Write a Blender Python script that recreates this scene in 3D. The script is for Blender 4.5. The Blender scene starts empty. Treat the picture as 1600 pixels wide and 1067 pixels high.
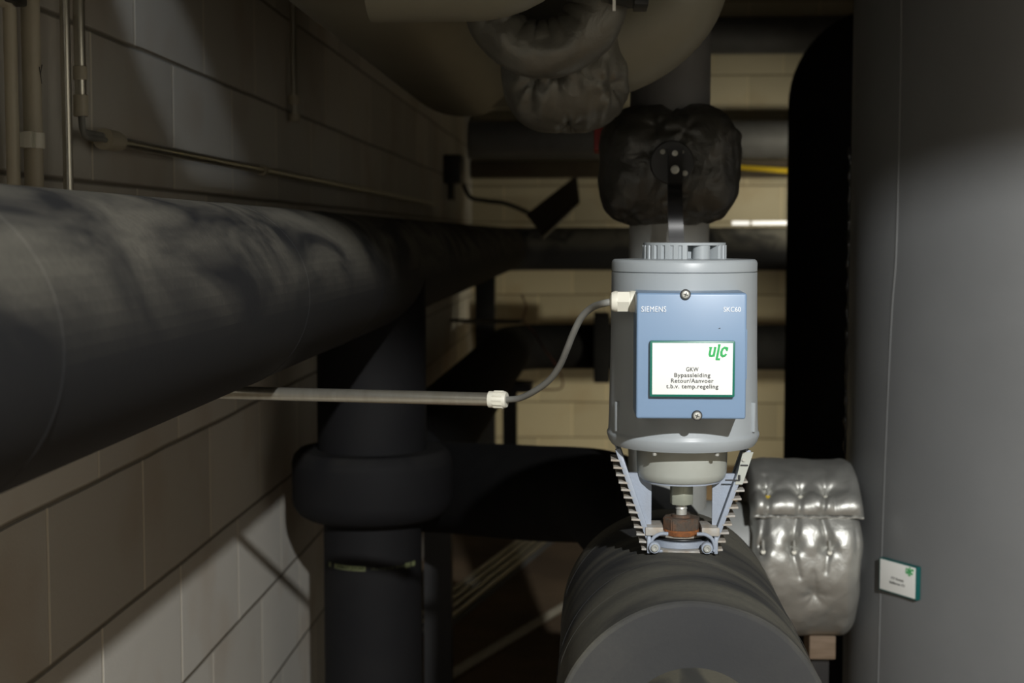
import bpy, bmesh, math, random
from mathutils import Vector, Matrix, noise
random.seed(4)
S = bpy.context.scene
C = S.collection
R_ = math.radians
PI = math.pi

# ---------------------------------------------------------------- camera, world, light, exposure
# the origin is the camera's eye; +Y runs along the left wall, +Z is up; the floor lies 1.45 m below
FPX = 2285.0
YAW, PITCH = math.atan(124 / FPX * math.cos(math.atan(166.5 / FPX))), math.atan(166.5 / FPX)
cam_d = bpy.data.cameras.new('camera'); cam = bpy.data.objects.new('camera', cam_d); C.objects.link(cam)
cam_d.sensor_width = 36; cam_d.lens = FPX / 1600 * 36
cam.rotation_euler = (PI / 2 - PITCH, 0, YAW)
cam_d.clip_start = .02
cam_d.dof.use_dof = True; cam_d.dof.focus_distance = 1.74; cam_d.dof.aperture_fstop = 7.0
S.camera = cam
S.view_settings.view_transform = 'Standard'; S.view_settings.look = 'None'
S.view_settings.exposure = 0; S.view_settings.gamma = 1; S.view_settings.use_curve_mapping = False
S.cycles.use_denoising = True
S.cycles.max_bounces = 6
S.cycles.sample_clamp_indirect = 3

w = bpy.data.worlds.new('world'); S.world = w; w.use_nodes = True
w.node_tree.nodes['Background'].inputs[0].default_value = (.9, .85, .62, 1)
w.node_tree.nodes['Background'].inputs[1].default_value = .012

def spot(name, loc, target, deg, blend, watt, col, size):
    d = bpy.data.lights.new(name, 'SPOT'); d.spot_size = R_(deg); d.spot_blend = blend; d.energy = watt; d.color = col; d.shadow_soft_size = size
    o = bpy.data.objects.new(name, d); C.objects.link(o); o.location = loc
    o.rotation_euler = (Vector(target) - Vector(loc)).to_track_quat('-Z', 'Y').to_euler()
def area(name, loc, target, size, watt, col, spread=PI):
    d = bpy.data.lights.new(name, 'AREA'); d.shape = 'DISK'; d.size = size; d.energy = watt; d.color = col; d.spread = spread
    o = bpy.data.objects.new(name, d); C.objects.link(o); o.location = loc
    o.rotation_euler = (Vector(target) - Vector(loc)).to_track_quat('-Z', 'Y').to_euler()
    return o
area('main_lamp', (.9, -2.5, 1.65), (.05, 2.2, -.2), .075, 250, (1, 1, .985))
area('back_room_lamp', (1.75, 7.9, .30), (.9, 9.2, .2), .2, 2.9, (1, .93, .74), R_(85))
area('low_room_lamp', (1.3, 6.9, -.50), (-.1, 9.2, -1.7), .12, 7, (1, .92, .70), R_(84))
spot('wall_patch_spot', (-.3, .95, 1.1), (-.75, 2.62, .30), 9.5, .8, 36, (.85, .92, 1), .01)  # added spot without a fixture, throws the light patch on the upper left wall
area('bounce_lamp', (.1, -1.6, -.5), (0, 2.2, .3), .9, 1.0, (1, .96, .80), R_(120))

# ---------------------------------------------------------------- helpers
cR = Vector((math.cos(YAW), math.sin(YAW), 0))
cF = Vector((-math.sin(YAW) * math.cos(PITCH), math.cos(YAW) * math.cos(PITCH), -math.sin(PITCH)))
cU = cR.cross(cF)
def px(x, y, Y):
    """the place at depth Y that lies on the photograph's pixel (x, y)"""
    d = cF + cR * ((x - 800) / FPX) + cU * ((533.5 - y) / FPX)
    return d * (Y / d.y)
def ang(x, y):
    p = px(x, y, 1); return math.atan2(p.z, p.x)
def along(p1, p2, R):
    """axis (x, z) of a cylinder of radius R parallel to the wall whose outlines run through two pixels"""
    a, b = ang(*p1), ang(*p2)
    if b < a - PI: b += 2 * PI
    if a < b - PI: a += 2 * PI
    m, h = (a + b) / 2, abs(a - b) / 2
    dd = R / math.sin(h)
    return math.cos(m) * dd, math.sin(m) * dd

def node_mat(name, rough=.6, metal=0., spec=.5):
    m = bpy.data.materials.new(name); m.use_nodes = True
    nt = m.node_tree; b = nt.nodes['Principled BSDF']
    b.inputs['Roughness'].default_value = rough; b.inputs['Metallic'].default_value = metal
    b.inputs['Specular IOR Level'].default_value = spec
    return m, nt, b
def N(nt, t, **k):
    n = nt.nodes.new(t)
    for a, v in k.items():
        if a in n.inputs.keys(): n.inputs[a].default_value = v
        else: setattr(n, a, v)
    return n
def mat(name, c1, c2=None, rough=.6, metal=0., scale=20, bump=0., bscale=200, spec=.5, lo=.35, hi=.7, detail=4, stretch=(1, 1, 1)):
    m, nt, b = node_mat(name, rough, metal, spec)
    c2 = c2 or tuple(v * .82 for v in c1)
    tc = N(nt, 'ShaderNodeTexCoord'); mp = N(nt, 'ShaderNodeMapping'); mp.inputs['Scale'].default_value = stretch
    nt.links.new(tc.outputs['Object'], mp.inputs[0])
    nz = N(nt, 'ShaderNodeTexNoise', Scale=scale, Detail=detail, Roughness=.6); nt.links.new(mp.outputs[0], nz.inputs['Vector'])
    cr = N(nt, 'ShaderNodeValToRGB'); cr.color_ramp.elements[0].position = lo; cr.color_ramp.elements[1].position = hi
    cr.color_ramp.elements[0].color = (*c1, 1); cr.color_ramp.elements[1].color = (*c2, 1)
    nt.links.new(nz.outputs['Fac'], cr.inputs[0]); nt.links.new(cr.outputs[0], b.inputs['Base Color'])
    if bump:
        n2 = N(nt, 'ShaderNodeTexNoise', Scale=bscale, Detail=3.); nt.links.new(tc.outputs['Object'], n2.inputs['Vector'])
        bp = N(nt, 'ShaderNodeBump', Strength=bump, Distance=.002); nt.links.new(n2.outputs['Fac'], bp.inputs['Height'])
        nt.links.new(bp.outputs[0], b.inputs['Normal'])
    return m

def foam_mat(name, base, dust, amount=1., scale=6., stretch=(1, 1, 1), rough=.75, up_only=True):
    """black foam rubber with a film of grey dust lying on its upper side, wiped away in streaks"""
    m, nt, b = node_mat(name, rough, 0, .16)
    L = nt.links.new
    tc = N(nt, 'ShaderNodeTexCoord'); mp = N(nt, 'ShaderNodeMapping'); mp.inputs['Scale'].default_value = stretch
    mp.inputs['Rotation'].default_value = (0, 0, .5)
    L(tc.outputs['Object'], mp.inputs[0])
    n1 = N(nt, 'ShaderNodeTexNoise', Scale=scale, Detail=3., Roughness=.5, Distortion=1.2); L(mp.outputs[0], n1.inputs['Vector'])
    r1 = N(nt, 'ShaderNodeMapRange'); r1.inputs[1].default_value = .36; r1.inputs[2].default_value = .60; L(n1.outputs['Fac'], r1.inputs[0])
    n2 = N(nt, 'ShaderNodeTexNoise', Scale=scale * 40, Detail=4., Roughness=.7); L(tc.outputs['Object'], n2.inputs['Vector'])
    r2 = N(nt, 'ShaderNodeMapRange'); r2.inputs[1].default_value = .3; r2.inputs[2].default_value = .75; r2.inputs[3].default_value = .65; L(n2.outputs['Fac'], r2.inputs[0])
    mu = N(nt, 'ShaderNodeMath', operation='MULTIPLY'); L(r1.outputs[0], mu.inputs[0]); L(r2.outputs[0], mu.inputs[1])
    ge = N(nt, 'ShaderNodeNewGeometry'); sx = N(nt, 'ShaderNodeSeparateXYZ'); L(ge.outputs['True Normal'], sx.inputs[0])
    r3 = N(nt, 'ShaderNodeMapRange'); r3.inputs[1].default_value = -.15 if up_only else -2; r3.inputs[2].default_value = .55 if up_only else -1
    L(sx.outputs['Z'], r3.inputs[0])
    m2 = N(nt, 'ShaderNodeMath', operation='MULTIPLY'); L(mu.outputs[0], m2.inputs[0]); L(r3.outputs[0], m2.inputs[1])
    m3 = N(nt, 'ShaderNodeMath', operation='MULTIPLY'); L(m2.outputs[0], m3.inputs[0]); m3.inputs[1].default_value = amount
    mx = N(nt, 'ShaderNodeMix', data_type='RGBA'); L(m3.outputs[0], mx.inputs[0]); mx.inputs[6].default_value = (*base, 1); mx.inputs[7].default_value = (*dust, 1)
    L(mx.outputs[2], b.inputs['Base Color'])
    bp = N(nt, 'ShaderNodeBump', Strength=.25, Distance=.001); L(n2.outputs['Fac'], bp.inputs['Height']); L(bp.outputs[0], b.inputs['Normal'])
    return m

def wall_mat(name, axis_h, shift_h, row=.2265, z0=-.3735, w_=.432, tint=(.60, .58, .525), stain=(.44, .34, .24)):
    """painted sand-lime blocks: thin dark bed joints, pale upright joints"""
    m, nt, b = node_mat(name, .7, 0, .3)
    L = nt.links.new
    tc = N(nt, 'ShaderNodeTexCoord'); sp = N(nt, 'ShaderNodeSeparateXYZ'); L(tc.outputs['Object'], sp.inputs[0])
    wob = N(nt, 'ShaderNodeTexNoise', Scale=3., Detail=2.); L(tc.outputs['Object'], wob.inputs['Vector'])
    def M(op, a, bb, c=None):
        n = N(nt, 'ShaderNodeMath', operation=op)
        for i, v in enumerate((a, bb, c)):
            if v is None: continue
            if isinstance(v, (int, float)): n.inputs[i].default_value = v
            else: L(v, n.inputs[i])
        return n.outputs[0]
    wv = M('MULTIPLY', M('SUBTRACT', wob.outputs['Fac'], .5), .006)
    h = M('ADD', M('ADD', sp.outputs[axis_h], -shift_h + 40 * w_), wv); v = M('ADD', M('ADD', sp.outputs['Z'], -z0 + 40 * row), wv)
    vr = M('DIVIDE', v, row); rn = M('FLOOR', vr, None)
    vf = M('SUBTRACT', vr, rn); dv = M('MULTIPLY', M('MINIMUM', vf, M('SUBTRACT', 1., vf)), row)
    off = M('MULTIPLY', M('SUBTRACT', 1., M('MODULO', rn, 2.)), .5)
    hr = M('ADD', M('DIVIDE', h, w_), off); hf = M('SUBTRACT', hr, M('FLOOR', hr, None)); dh = M('MULTIPLY', M('MINIMUM', hf, M('SUBTRACT', 1., hf)), w_)
    mh = N(nt, 'ShaderNodeMapRange'); mh.inputs[1].default_value = .0055; mh.inputs[2].default_value = .0035; L(dh, mh.inputs[0])
    mv = N(nt, 'ShaderNodeMapRange'); mv.inputs[1].default_value = .005; mv.inputs[2].default_value = .0015; L(dv, mv.inputs[0])
    # block colour with soft stains and a different tone for every block
    wn = N(nt, 'ShaderNodeTexWhiteNoise', noise_dimensions='2D'); cb = N(nt, 'ShaderNodeCombineXYZ'); L(M('FLOOR', hr, None), cb.inputs[0]); L(rn, cb.inputs[1]); L(cb.outputs[0], wn.inputs['Vector'])
    ns = N(nt, 'ShaderNodeTexNoise', Scale=2.6, Detail=3., Roughness=.55); L(tc.outputs['Object'], ns.inputs['Vector'])
    rs = N(nt, 'ShaderNodeMapRange'); rs.inputs[1].default_value = .52; rs.inputs[2].default_value = .75; rs.inputs[4].default_value = .6; L(ns.outputs['Fac'], rs.inputs[0])
    mx = N(nt, 'ShaderNodeMix', data_type='RGBA'); L(rs.outputs[0], mx.inputs[0]); mx.inputs[6].default_value = (*tint, 1); mx.inputs[7].default_value = (*stain, 1)
    hs = N(nt, 'ShaderNodeHueSaturation'); L(mx.outputs[2], hs.inputs['Color']); L(M('ADD', M('MULTIPLY', wn.outputs['Value'], .22), .86), hs.inputs['Value'])
    m1 = N(nt, 'ShaderNodeMix', data_type='RGBA'); L(mh.outputs[0], m1.inputs[0]); L(hs.outputs[0], m1.inputs[6]); m1.inputs[7].default_value = (tint[0] * 1.25, tint[1] * 1.22, tint[2] * 1.15, 1)
    m2 = N(nt, 'ShaderNodeMix', data_type='RGBA'); L(mv.outputs[0], m2.inputs[0]); L(m1.outputs[2], m2.inputs[6]); m2.inputs[7].default_value = (tint[0] * .35, tint[1] * .33, tint[2] * .3, 1)
    L(m2.outputs[2], b.inputs['Base Color'])
    fine = N(nt, 'ShaderNodeTexNoise', Scale=120., Detail=4.); L(tc.outputs['Object'], fine.inputs['Vector'])
    hgt = M('SUBTRACT', M('MULTIPLY', fine.outputs['Fac'], .12), M('MAXIMUM', mv.outputs[0], M('MULTIPLY', mh.outputs[0], .35)))
    bp = N(nt, 'ShaderNodeBump', Strength=.8, Distance=.004); L(hgt, bp.inputs['Height']); L(bp.outputs[0], b.inputs['Normal'])
    return m

M_ = {}
M_['foam_big'] = foam_mat('foam_rubber_dusty', (.021, .0215, .023), (.150, .142, .118), .95, 3.6, (1.6, .9, 2.2))
M_['foam'] = foam_mat('foam_rubber_black', (.0075, .0075, .0085), (.024, .023, .020), .5, 5)
M_['foam_dark'] = mat('foam_rubber_plain', (.006, .006, .0065), (.009, .009, .009), .85, 0, 12, .2, spec=.12)
M_['foam_valve'] = foam_mat('foam_rubber_valve', (.034, .035, .037), (.140, .134, .108), .9, 3.4, (.8, 2.3, .8))
M_['tank'] = mat('grey_tank_jacket', (.165, .170, .172), (.145, .150, .152), .42, 0, 3, .12, 60, .5)
M_['pvc'] = mat('olive_grey_pipe_lagging', (.215, .207, .158), (.185, .178, .135), .42, 0, 4, .06, 30)
M_['grey_pipe'] = mat('grey_pipe_paint', (.30, .31, .30), (.26, .27, .26), .5, 0, 10)
M_['riser'] = mat('dark_grey_pipe_lagging', (.105, .105, .105), (.085, .085, .082), .55, 0, 10)
M_['chrome'] = mat('galvanised_steel', (.60, .58, .50), (.52, .49, .41), .28, .86, 30, stretch=(3, 3, .6))
M_['white_plastic'] = mat('off_white_plastic', (.72, .70, .60), (.64, .62, .52), .45, 0, 12)
M_['tube_plastic'] = mat('cream_electrical_tube', (.46, .42, .32), (.40, .36, .27), .5, 0, 10)
M_['cable'] = mat('grey_cable', (.22, .22, .20), (.18, .18, .165), .5, 0, 30)
M_['cable_dark'] = mat('black_cable', (.02, .02, .02), (.03, .03, .03), .5, 0, 30)
M_['housing'] = mat('grey_actuator_plastic', (.335, .365, .385), (.315, .345, .36), .38, 0, 6)
M_['blue'] = mat('blue_cover_plastic', (.195, .292, .435), (.188, .282, .42), .36, 0, 6)
M_['neck'] = mat('pale_grey_metal', (.42, .44, .40), (.37, .38, .34), .42, .15, 15)
M_['yoke'] = mat('grey_blue_cast_metal', (.30, .345, .42), (.27, .30, .35), .45, .1, 25, .15, 300)
M_['yoke_dirty'] = mat('weathered_cast_metal', (.38, .375, .355), (.30, .25, .19), .6, .1, 60, .2, 300)
M_['steel'] = mat('bright_steel', (.55, .55, .51), (.45, .45, .41), .35, .5, 40)
M_['hex'] = mat('pale_green_steel', (.44, .46, .38), (.36, .38, .31), .4, .4, 30)
M_['rust'] = mat('rusty_iron', (.080, .062, .048), (.13, .062, .030), .8, .2, 90, .5, 200, lo=.45, hi=.7)
M_['rust_orange'] = mat('orange_rust', (.26, .085, .02), (.12, .05, .02), .9, 0, 160, .4, 300)
M_['bolt'] = mat('zinc_bolt', (.50, .51, .48), (.38, .38, .34), .38, .5, 60)
M_['black'] = mat('black_plastic', (.015, .015, .016), (.02, .02, .02), .38, 0, 20)
M_['handle'] = mat('black_painted_lever', (.018, .018, .019), (.014, .014, .015), .3, .0, 20)
M_['green'] = mat('green_frame_plastic', (.006, .155, .105), (.005, .14, .095), .35, 0, 10)
M_['green_small'] = mat('dark_green_frame', (.006, .105, .10), (.005, .09, .085), .35, 0, 10)
M_['logo'] = mat('green_logo_ink', (.015, .38, .09), (.015, .38, .09), .5, 0, 10)
M_['paper'] = mat('white_label_face', (.86, .87, .84), (.84, .85, .82), .4, 0, 5)
M_['ink'] = mat('black_ink', (.02, .02, .022), (.02, .02, .022), .5, 0, 10)
M_['white_ink'] = mat('white_ink', (.82, .85, .88), (.82, .85, .88), .5, 0, 10)
M_['print'] = mat('faded_green_print', (.16, .18, .08), (.10, .115, .055), .7, 0, 90)
M_['floor'] = mat('brown_concrete_floor', (.27, .185, .105), (.13, .088, .052), .75, 0, 1.6, .3, 40, lo=.3, hi=.65)
M_['ceiling'] = mat('grey_ceiling', (.20, .19, .16), (.16, .15, .12), .8, 0, 3)
M_['red'] = mat('red_paint', (.30, .012, .010), (.25, .01, .01), .5, 0, 10)
M_['yellow'] = mat('yellow_paint', (.60, .42, .02), (.5, .34, .02), .5, 0, 10)
M_['wood'] = mat('brown_wood', (.17, .12, .08), (.13, .09, .055), .7, 0, 20, stretch=(1, 8, 8))
M_['glue'] = mat('black_glue', (.02, .02, .02), (.03, .03, .03), .18, 0, 30)
M_['seam'] = mat('grey_seam_tape', (.175, .18, .18), (.155, .16, .16), .5, 0, 10)

def cloth_mat(name, c, c2, rough, metal, wr=.5):
    m, nt, b = node_mat(name, rough, metal, .6)
    L = nt.links.new
    tc = N(nt, 'ShaderNodeTexCoord')
    n1 = N(nt, 'ShaderNodeTexNoise', Scale=28., Detail=4., Roughness=.6, Distortion=.6); L(tc.outputs['Object'], n1.inputs['Vector'])
    n3 = N(nt, 'ShaderNodeTexNoise', Scale=600., Detail=2.); L(tc.outputs['Object'], n3.inputs['Vector'])
    mx = N(nt, 'ShaderNodeMix', data_type='RGBA'); L(n1.outputs['Fac'], mx.inputs[0]); mx.inputs[6].default_value = (*c, 1); mx.inputs[7].default_value = (*c2, 1)
    L(mx.outputs[2], b.inputs['Base Color'])
    ad = N(nt, 'ShaderNodeMath', operation='MULTIPLY_ADD'); L(n3.outputs['Fac'], ad.inputs[0]); ad.inputs[1].default_value = .06; L(n1.outputs['Fac'], ad.inputs[2])
    bp = N(nt, 'ShaderNodeBump', Strength=wr, Distance=.006); L(ad.outputs[0], bp.inputs['Height']); L(bp.outputs[0], b.inputs['Normal'])
    return m
M_['silver'] = cloth_mat('silver_coated_cloth', (.46, .46, .43), (.38, .38, .355), .42, .7, .35)
M_['silver_dark'] = cloth_mat('grey_coated_cloth', (.16, .155, .13), (.12, .115, .095), .40, .35, .5)
M_['jacket_black'] = cloth_mat('black_coated_cloth', (.055, .053, .045), (.035, .034, .030), .34, .25, .6)

class MB:
    def __init__(s): s.bm = bmesh.new()
    def add(s, verts, faces):
        vs = [s.bm.verts.new(v) for v in verts]
        for f in faces:
            try: s.bm.faces.new([vs[i] for i in f])
            except ValueError: pass
        return vs
    def merge(s, bm2, M=None):
        if M is not None: bm2.transform(M)
        me = bpy.data.meshes.new('t'); bm2.to_mesh(me); s.bm.from_mesh(me); bpy.data.meshes.remove(me); bm2.free(); return s
    def box(s, c, size, rot=None, bev=0., seg=2):
        b2 = bmesh.new(); bmesh.ops.create_cube(b2, size=1)
        b2.transform(Matrix.Diagonal((*size, 1)))
        if bev: bmesh.ops.bevel(b2, geom=b2.edges[:], offset=bev, segments=seg, affect='EDGES', profile=.6)
        M = Matrix.Translation(c)
        if rot is not None: M = M @ rot
        return s.merge(b2, M)
    def span(s, a, b, bev=0.):
        a, b = Vector(a), Vector(b)
        return s.box((a + b) / 2, [abs(v) for v in (b - a)], None, bev)
    def lathe(s, prof, seg=64, M=None, wob=None):
        """prof: (radius, height) pairs; the axis is local Z"""
        vs, fs = [], []
        n = len(prof)
        for i in range(seg):
            a = 2 * PI * i / seg
            for r, z in prof:
                rr = r * (wob(a, z) if wob else 1)
                vs.append((rr * math.cos(a), rr * math.sin(a), z))
        for i in range(seg):
            j = (i + 1) % seg
            for k in range(n - 1):
                fs.append((i * n + k, j * n + k, j * n + k + 1, i * n + k + 1))
        b2 = bmesh.new(); bv = [b2.verts.new(v) for v in vs]
        for f in fs: b2.faces.new([bv[i] for i in f])
        if prof[0][0] > 1e-5: b2.faces.new([bv[i * n] for i in range(seg)][::-1])
        if prof[-1][0] > 1e-5: b2.faces.new([bv[i * n + n - 1] for i in range(seg)])
        bmesh.ops.remove_doubles(b2, verts=b2.verts[:], dist=1e-5)
        bmesh.ops.recalc_face_normals(b2, faces=b2.faces[:])
        return s.merge(b2, M)
    def tube(s, path, rad, seg=32, cap=True):
        path = [Vector(p) for p in path]; n = len(path)
        rr = rad if isinstance(rad, (list, tuple)) else [rad] * n
        T = [(path[min(i + 1, n - 1)] - path[max(i - 1, 0)]).normalized() for i in range(n)]
        up = Vector((0, 0, 1)) if abs(T[0].z) < .9 else Vector((0, 1, 0))
        u = (up - T[0] * up.dot(T[0])).normalized()
        rings = []
        for i in range(n):
            if i: u = (u - T[i] * u.dot(T[i])).normalized()
            v = T[i].cross(u)
            rings.append([s.bm.verts.new(path[i] + (u * math.cos(2 * PI * k / seg) + v * math.sin(2 * PI * k / seg)) * rr[i]) for k in range(seg)])
        for i in range(n - 1):
            for k in range(seg):
                k2 = (k + 1) % seg
                s.bm.faces.new((rings[i][k], rings[i][k2], rings[i + 1][k2], rings[i + 1][k]))
        if cap:
            s.bm.faces.new(rings[0][::-1]); s.bm.faces.new(rings[-1])
        return s
    def prism(s, poly, d, M):
        """poly in local XY, thickness d along local Z"""
        n = len(poly)
        b2 = bmesh.new()
        a = [b2.verts.new((x, y, 0)) for x, y in poly]; b = [b2.verts.new((x, y, d)) for x, y in poly]
        b2.faces.new(a[::-1]); b2.faces.new(b)
        for i in range(n): b2.faces.new((a[i], a[(i + 1) % n], b[(i + 1) % n], b[i]))
        bmesh.ops.recalc_face_normals(b2, faces=b2.faces[:])
        return s.merge(b2, M)
    def grid(s, fn, nu, nv, close_v=True):
        vs = [[s.bm.verts.new(fn(i / (nu - 1), j / nv)) for j in range(nv)] for i in range(nu)]
        for i in range(nu - 1):
            for j in range(nv if close_v else nv - 1):
                j2 = (j + 1) % nv
                s.bm.faces.new((vs[i][j], vs[i][j2], vs[i + 1][j2], vs[i + 1][j]))
        return s
    def build(s, name, m, parent=None, label=None, sharp=35):
        bm = s.bm
        bmesh.ops.recalc_face_normals(bm, faces=bm.faces[:])
        for f in bm.faces: f.smooth = True
        me = bpy.data.meshes.new(name); bm.to_mesh(me); bm.free()
        me.set_sharp_from_angle(angle=R_(sharp))
        me.materials.append(M_[m] if isinstance(m, str) else m)
        o = bpy.data.objects.new(name, me); C.objects.link(o)
        if parent:
            root = parent
            off = Vector(root.location)
            while root.parent: root = root.parent; off += Vector(root.location)
            me.transform(Matrix.Translation(-off)); o.parent = parent
        if label: o['label'] = label
        return o

def thing(name, loc, label, cat, group=None):
    o = bpy.data.objects.new(name, None); C.objects.link(o); o.location = loc; o.empty_display_size = .05
    return tag(o, label, cat, group)
def tag(o, label, cat, group=None, kind=None):
    o['label'] = label; o['category'] = cat
    if group: o['group'] = group
    if kind: o['kind'] = kind
    if o.type == 'MESH' and o.parent is None:
        bb = [Vector(v) for v in o.bound_box]
        c = Vector((sum(v.x for v in bb) / 8, sum(v.y for v in bb) / 8, min(v.z for v in bb)))
        o['keep'] = 1; del o['keep']
        if o.get('shifted') is None:
            o.data.transform(Matrix.Translation(-c)); o.location = c
    return o
def struct(o): o['kind'] = 'structure'; return o

def bend(pts, r, n=10):
    """a polyline with its corners rounded to radius r"""
    pts = [Vector(p) for p in pts]; out = [pts[0]]
    rs = r if isinstance(r, (list, tuple)) else [r] * (len(pts) - 2)
    for i in range(1, len(pts) - 1):
        a, b, c = pts[i - 1], pts[i], pts[i + 1]
        d1, d2 = (a - b).normalized(), (c - b).normalized()
        th = d1.angle(d2); rr = rs[i - 1]
        t = min(rr / math.tan(th / 2), (a - b).length * .98, (c - b).length * .98); rr = t * math.tan(th / 2)
        cen = b + (d1 + d2).normalized() * (rr / math.sin(th / 2))
        s, e = b + d1 * t - cen, b + d2 * t - cen
        tot = s.angle(e)
        ax = s.cross(e).normalized()
        for k in range(n + 1): out.append(cen + Matrix.Rotation(tot * k / n, 3, ax) @ s)
    out.append(pts[-1]); return out
def spline(pts, n=10):
    pts = [Vector(p) for p in pts]; P = [pts[0] * 2 - pts[1]] + pts + [pts[-1] * 2 - pts[-2]]; out = []
    for i in range(1, len(P) - 2):
        for k in range(n):
            t = k / n
            out.append(.5 * ((2 * P[i]) + (-P[i - 1] + P[i + 1]) * t + (2 * P[i - 1] - 5 * P[i] + 4 * P[i + 1] - P[i + 2]) * t * t + (-P[i - 1] + 3 * P[i] - 3 * P[i + 1] + P[i + 2]) * t ** 3))
    out.append(pts[-1]); return out

def text_bm(s, bold=0., spacing=1.):
    cu = bpy.data.curves.new('t', 'FONT'); cu.body = s; cu.size = 1; cu.offset = bold; cu.space_character = spacing; cu.resolution_u = 4
    cu.extrude = .02
    o = bpy.data.objects.new('t', cu); C.objects.link(o)
    dg = bpy.context.evaluated_depsgraph_get()
    me = bpy.data.meshes.new_from_object(o.evaluated_get(dg)); bm = bmesh.new(); bm.from_mesh(me)
    bpy.data.objects.remove(o); bpy.data.curves.remove(cu); bpy.data.meshes.remove(me)
    return bm
def fit_text(mb, s, w_, h_, M, bold=0., spacing=1., thick=.0004, ref=None):
    """lettering w_ wide with capitals h_ high, centred at M, in M's XY plane"""
    bm = text_bm(s, bold, spacing)
    xs = [v.co.x for v in bm.verts]
    sx = w_ / (max(xs) - min(xs)); sy = h_ / .70
    cx = (max(xs) + min(xs)) / 2
    for v in bm.verts: v.co = Vector(((v.co.x - cx) * sx, v.co.y * sy, thick if v.co.z > 0 else 0))
    mb.merge(bm, M)
FRONT = Matrix.Rotation(PI / 2, 4, 'X')      # local XY plane stands up and faces the camera (-Y)

def brand_logo(mb, w_, h_, M, th=.0004):
    """three slanted green letters, the middle one tall"""
    cnt = [0]
    def stroke(pts, wd):
        for a, b in zip(pts[:-1], pts[1:]):
            a, b = Vector(a), Vector(b); d = (b - a).normalized(); n = Vector((-d.y, d.x)) * wd / 2; e = d * wd * .3
            q = [a - e + n, a - e - n, b + e - n, b + e + n]
            q = [((p.x + p.y * .16) * w_, p.y * h_) for p in q]
            cnt[0] += 1; mb.prism(q, th + .00004 * cnt[0], M)
    t = .125
    stroke([(-.02, .80), (.10, .80)], t * .7); stroke([(.045, .80), (.055, .38), (.10, .27), (.20, .25), (.28, .34)], t); stroke([(.29, .80), (.29, .26)], t); stroke([(.24, .80), (.31, .80)], t * .7)
    stroke([(.43, .97), (.53, .97)], t * .7); stroke([(.49, .97), (.49, .06)], t); stroke([(.49, .06), (.64, .06)], t)
    arc = [(.82 + .15 * math.cos(a), .53 + .28 * math.sin(a)) for a in [R_(x) for x in (35, 70, 100, 140, 180, 220, 260, 290, 325)]]
    stroke(arc, t); stroke([(.96, .80), (.96, .62)], t * .7)

# ---------------------------------------------------------------- the room
FL, CE = -1.45, 2.1
XL, XR, YB = -.75, 2.9, 9.2
o = MB().span((XL - .1, -3.2, FL), (XL, YB, CE)).build('wall_left', wall_mat('wall_blocks_left', 'Y', 2.393)); struct(o)
o = MB().span((XL - .1, YB, FL), (XR + .1, YB + .1, CE)).build('wall_back', wall_mat('wall_blocks_back', 'X', .1, tint=(.46, .41, .29), stain=(.36, .27, .15))); struct(o)
o = MB().span((XR, -3.2, FL), (XR + .1, YB, CE)).build('wall_right', wall_mat('wall_blocks_right', 'Y', .2)); struct(o)
o = MB().span((XL - .1, -3.2, FL - .1), (XR + .1, YB + .1, FL)).build('floor', 'floor'); struct(o)
o = MB().span((XL - .1, -3.2, CE), (XR + .1, YB + .1, CE + .1)).build('ceiling', 'ceiling'); struct(o)
o = MB().span((.69, -.8, 1.142), (XR, -.4, CE), .004).build('light_blocker_1', 'ceiling'); struct(o)  # unseen block added to cut the main lamp off the upper tank
o = MB().span((XL, -.8, 1.078), (.69, -.4, CE), .004).build('light_blocker_2', 'ceiling'); struct(o)  # lower unseen block, added to keep the overhead jackets in shade

# ---------------------------------------------------------------- large dusty pipe along the wall
BR = .125
bx, bz = along((0, 287), (0, 772), BR)
t = thing('insulated_pipe', (bx, 3.0, bz - BR), 'large dusty black insulated pipe running along the block wall at eye level', 'pipe')
p = bend([(bx, .15, bz), (bx, 8.6, bz), (1.9, 8.6, bz)], .24, 14)
pp = [Vector((bx, .15 + i * .3, bz)) for i in range(27)] + p[1:]
MB().tube(pp, BR, 72).build('pipe_insulation', 'foam_big', t)
def ring_at(Y, dr=.002, w_=.006):
    return [(bx, Y - w_, bz), (bx, Y, bz), (bx, Y + w_, bz)], [BR, BR + dr, BR]
for Y in (1.02, 1.93, 2.62):
    a, r = ring_at(Y, .0012, .004); MB().tube(a, r, 72, False).build('insulation_seam', 'foam_big', t)

# riser below it, with its flange box
vx, vy = bx, 3.3
k = 2285 / vy
def zy(y, Y): return px(600, y, Y).z
t = thing('insulated_riser', (vx, vy, FL), 'vertical black insulated pipe with thick flange collar dropping from the big pipe', 'pipe')
MB().lathe([(.124, 0), (.124, zy(700, vy) - bz - .01)][::-1], 64, Matrix.Translation((vx, vy, bz))).build('upper_insulation', 'foam', t)
z1, z2 = zy(700, vy), zy(805, vy)
f = [(.05, 0), (.150, 0), (.168, .010), (.180, .028), (.183, .045), (.183, -z2 + z1 - .03), (.178, -z2 + z1 - .012), (.166, -z2 + z1), (.05, -z2 + z1)]
MB().lathe(f, 72, Matrix.Translation((vx, vy, z2))).build('flange_collar', 'foam', t)
MB().lathe([(.112, FL + .02), (.112, z2 + .02)], 64, Matrix.Translation((vx, vy, 0))).build('lower_insulation', 'foam', t)
mb = MB()
zt = zy(893, vy - .112)
def on_riser(bm, u0):
    for v in bm.verts:
        a = (v.co.x + u0) / .1125; r = .1122 + v.co.z
        v.co = Vector((vx + r * math.sin(a), vy - r * math.cos(a), zt + v.co.y))
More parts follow.
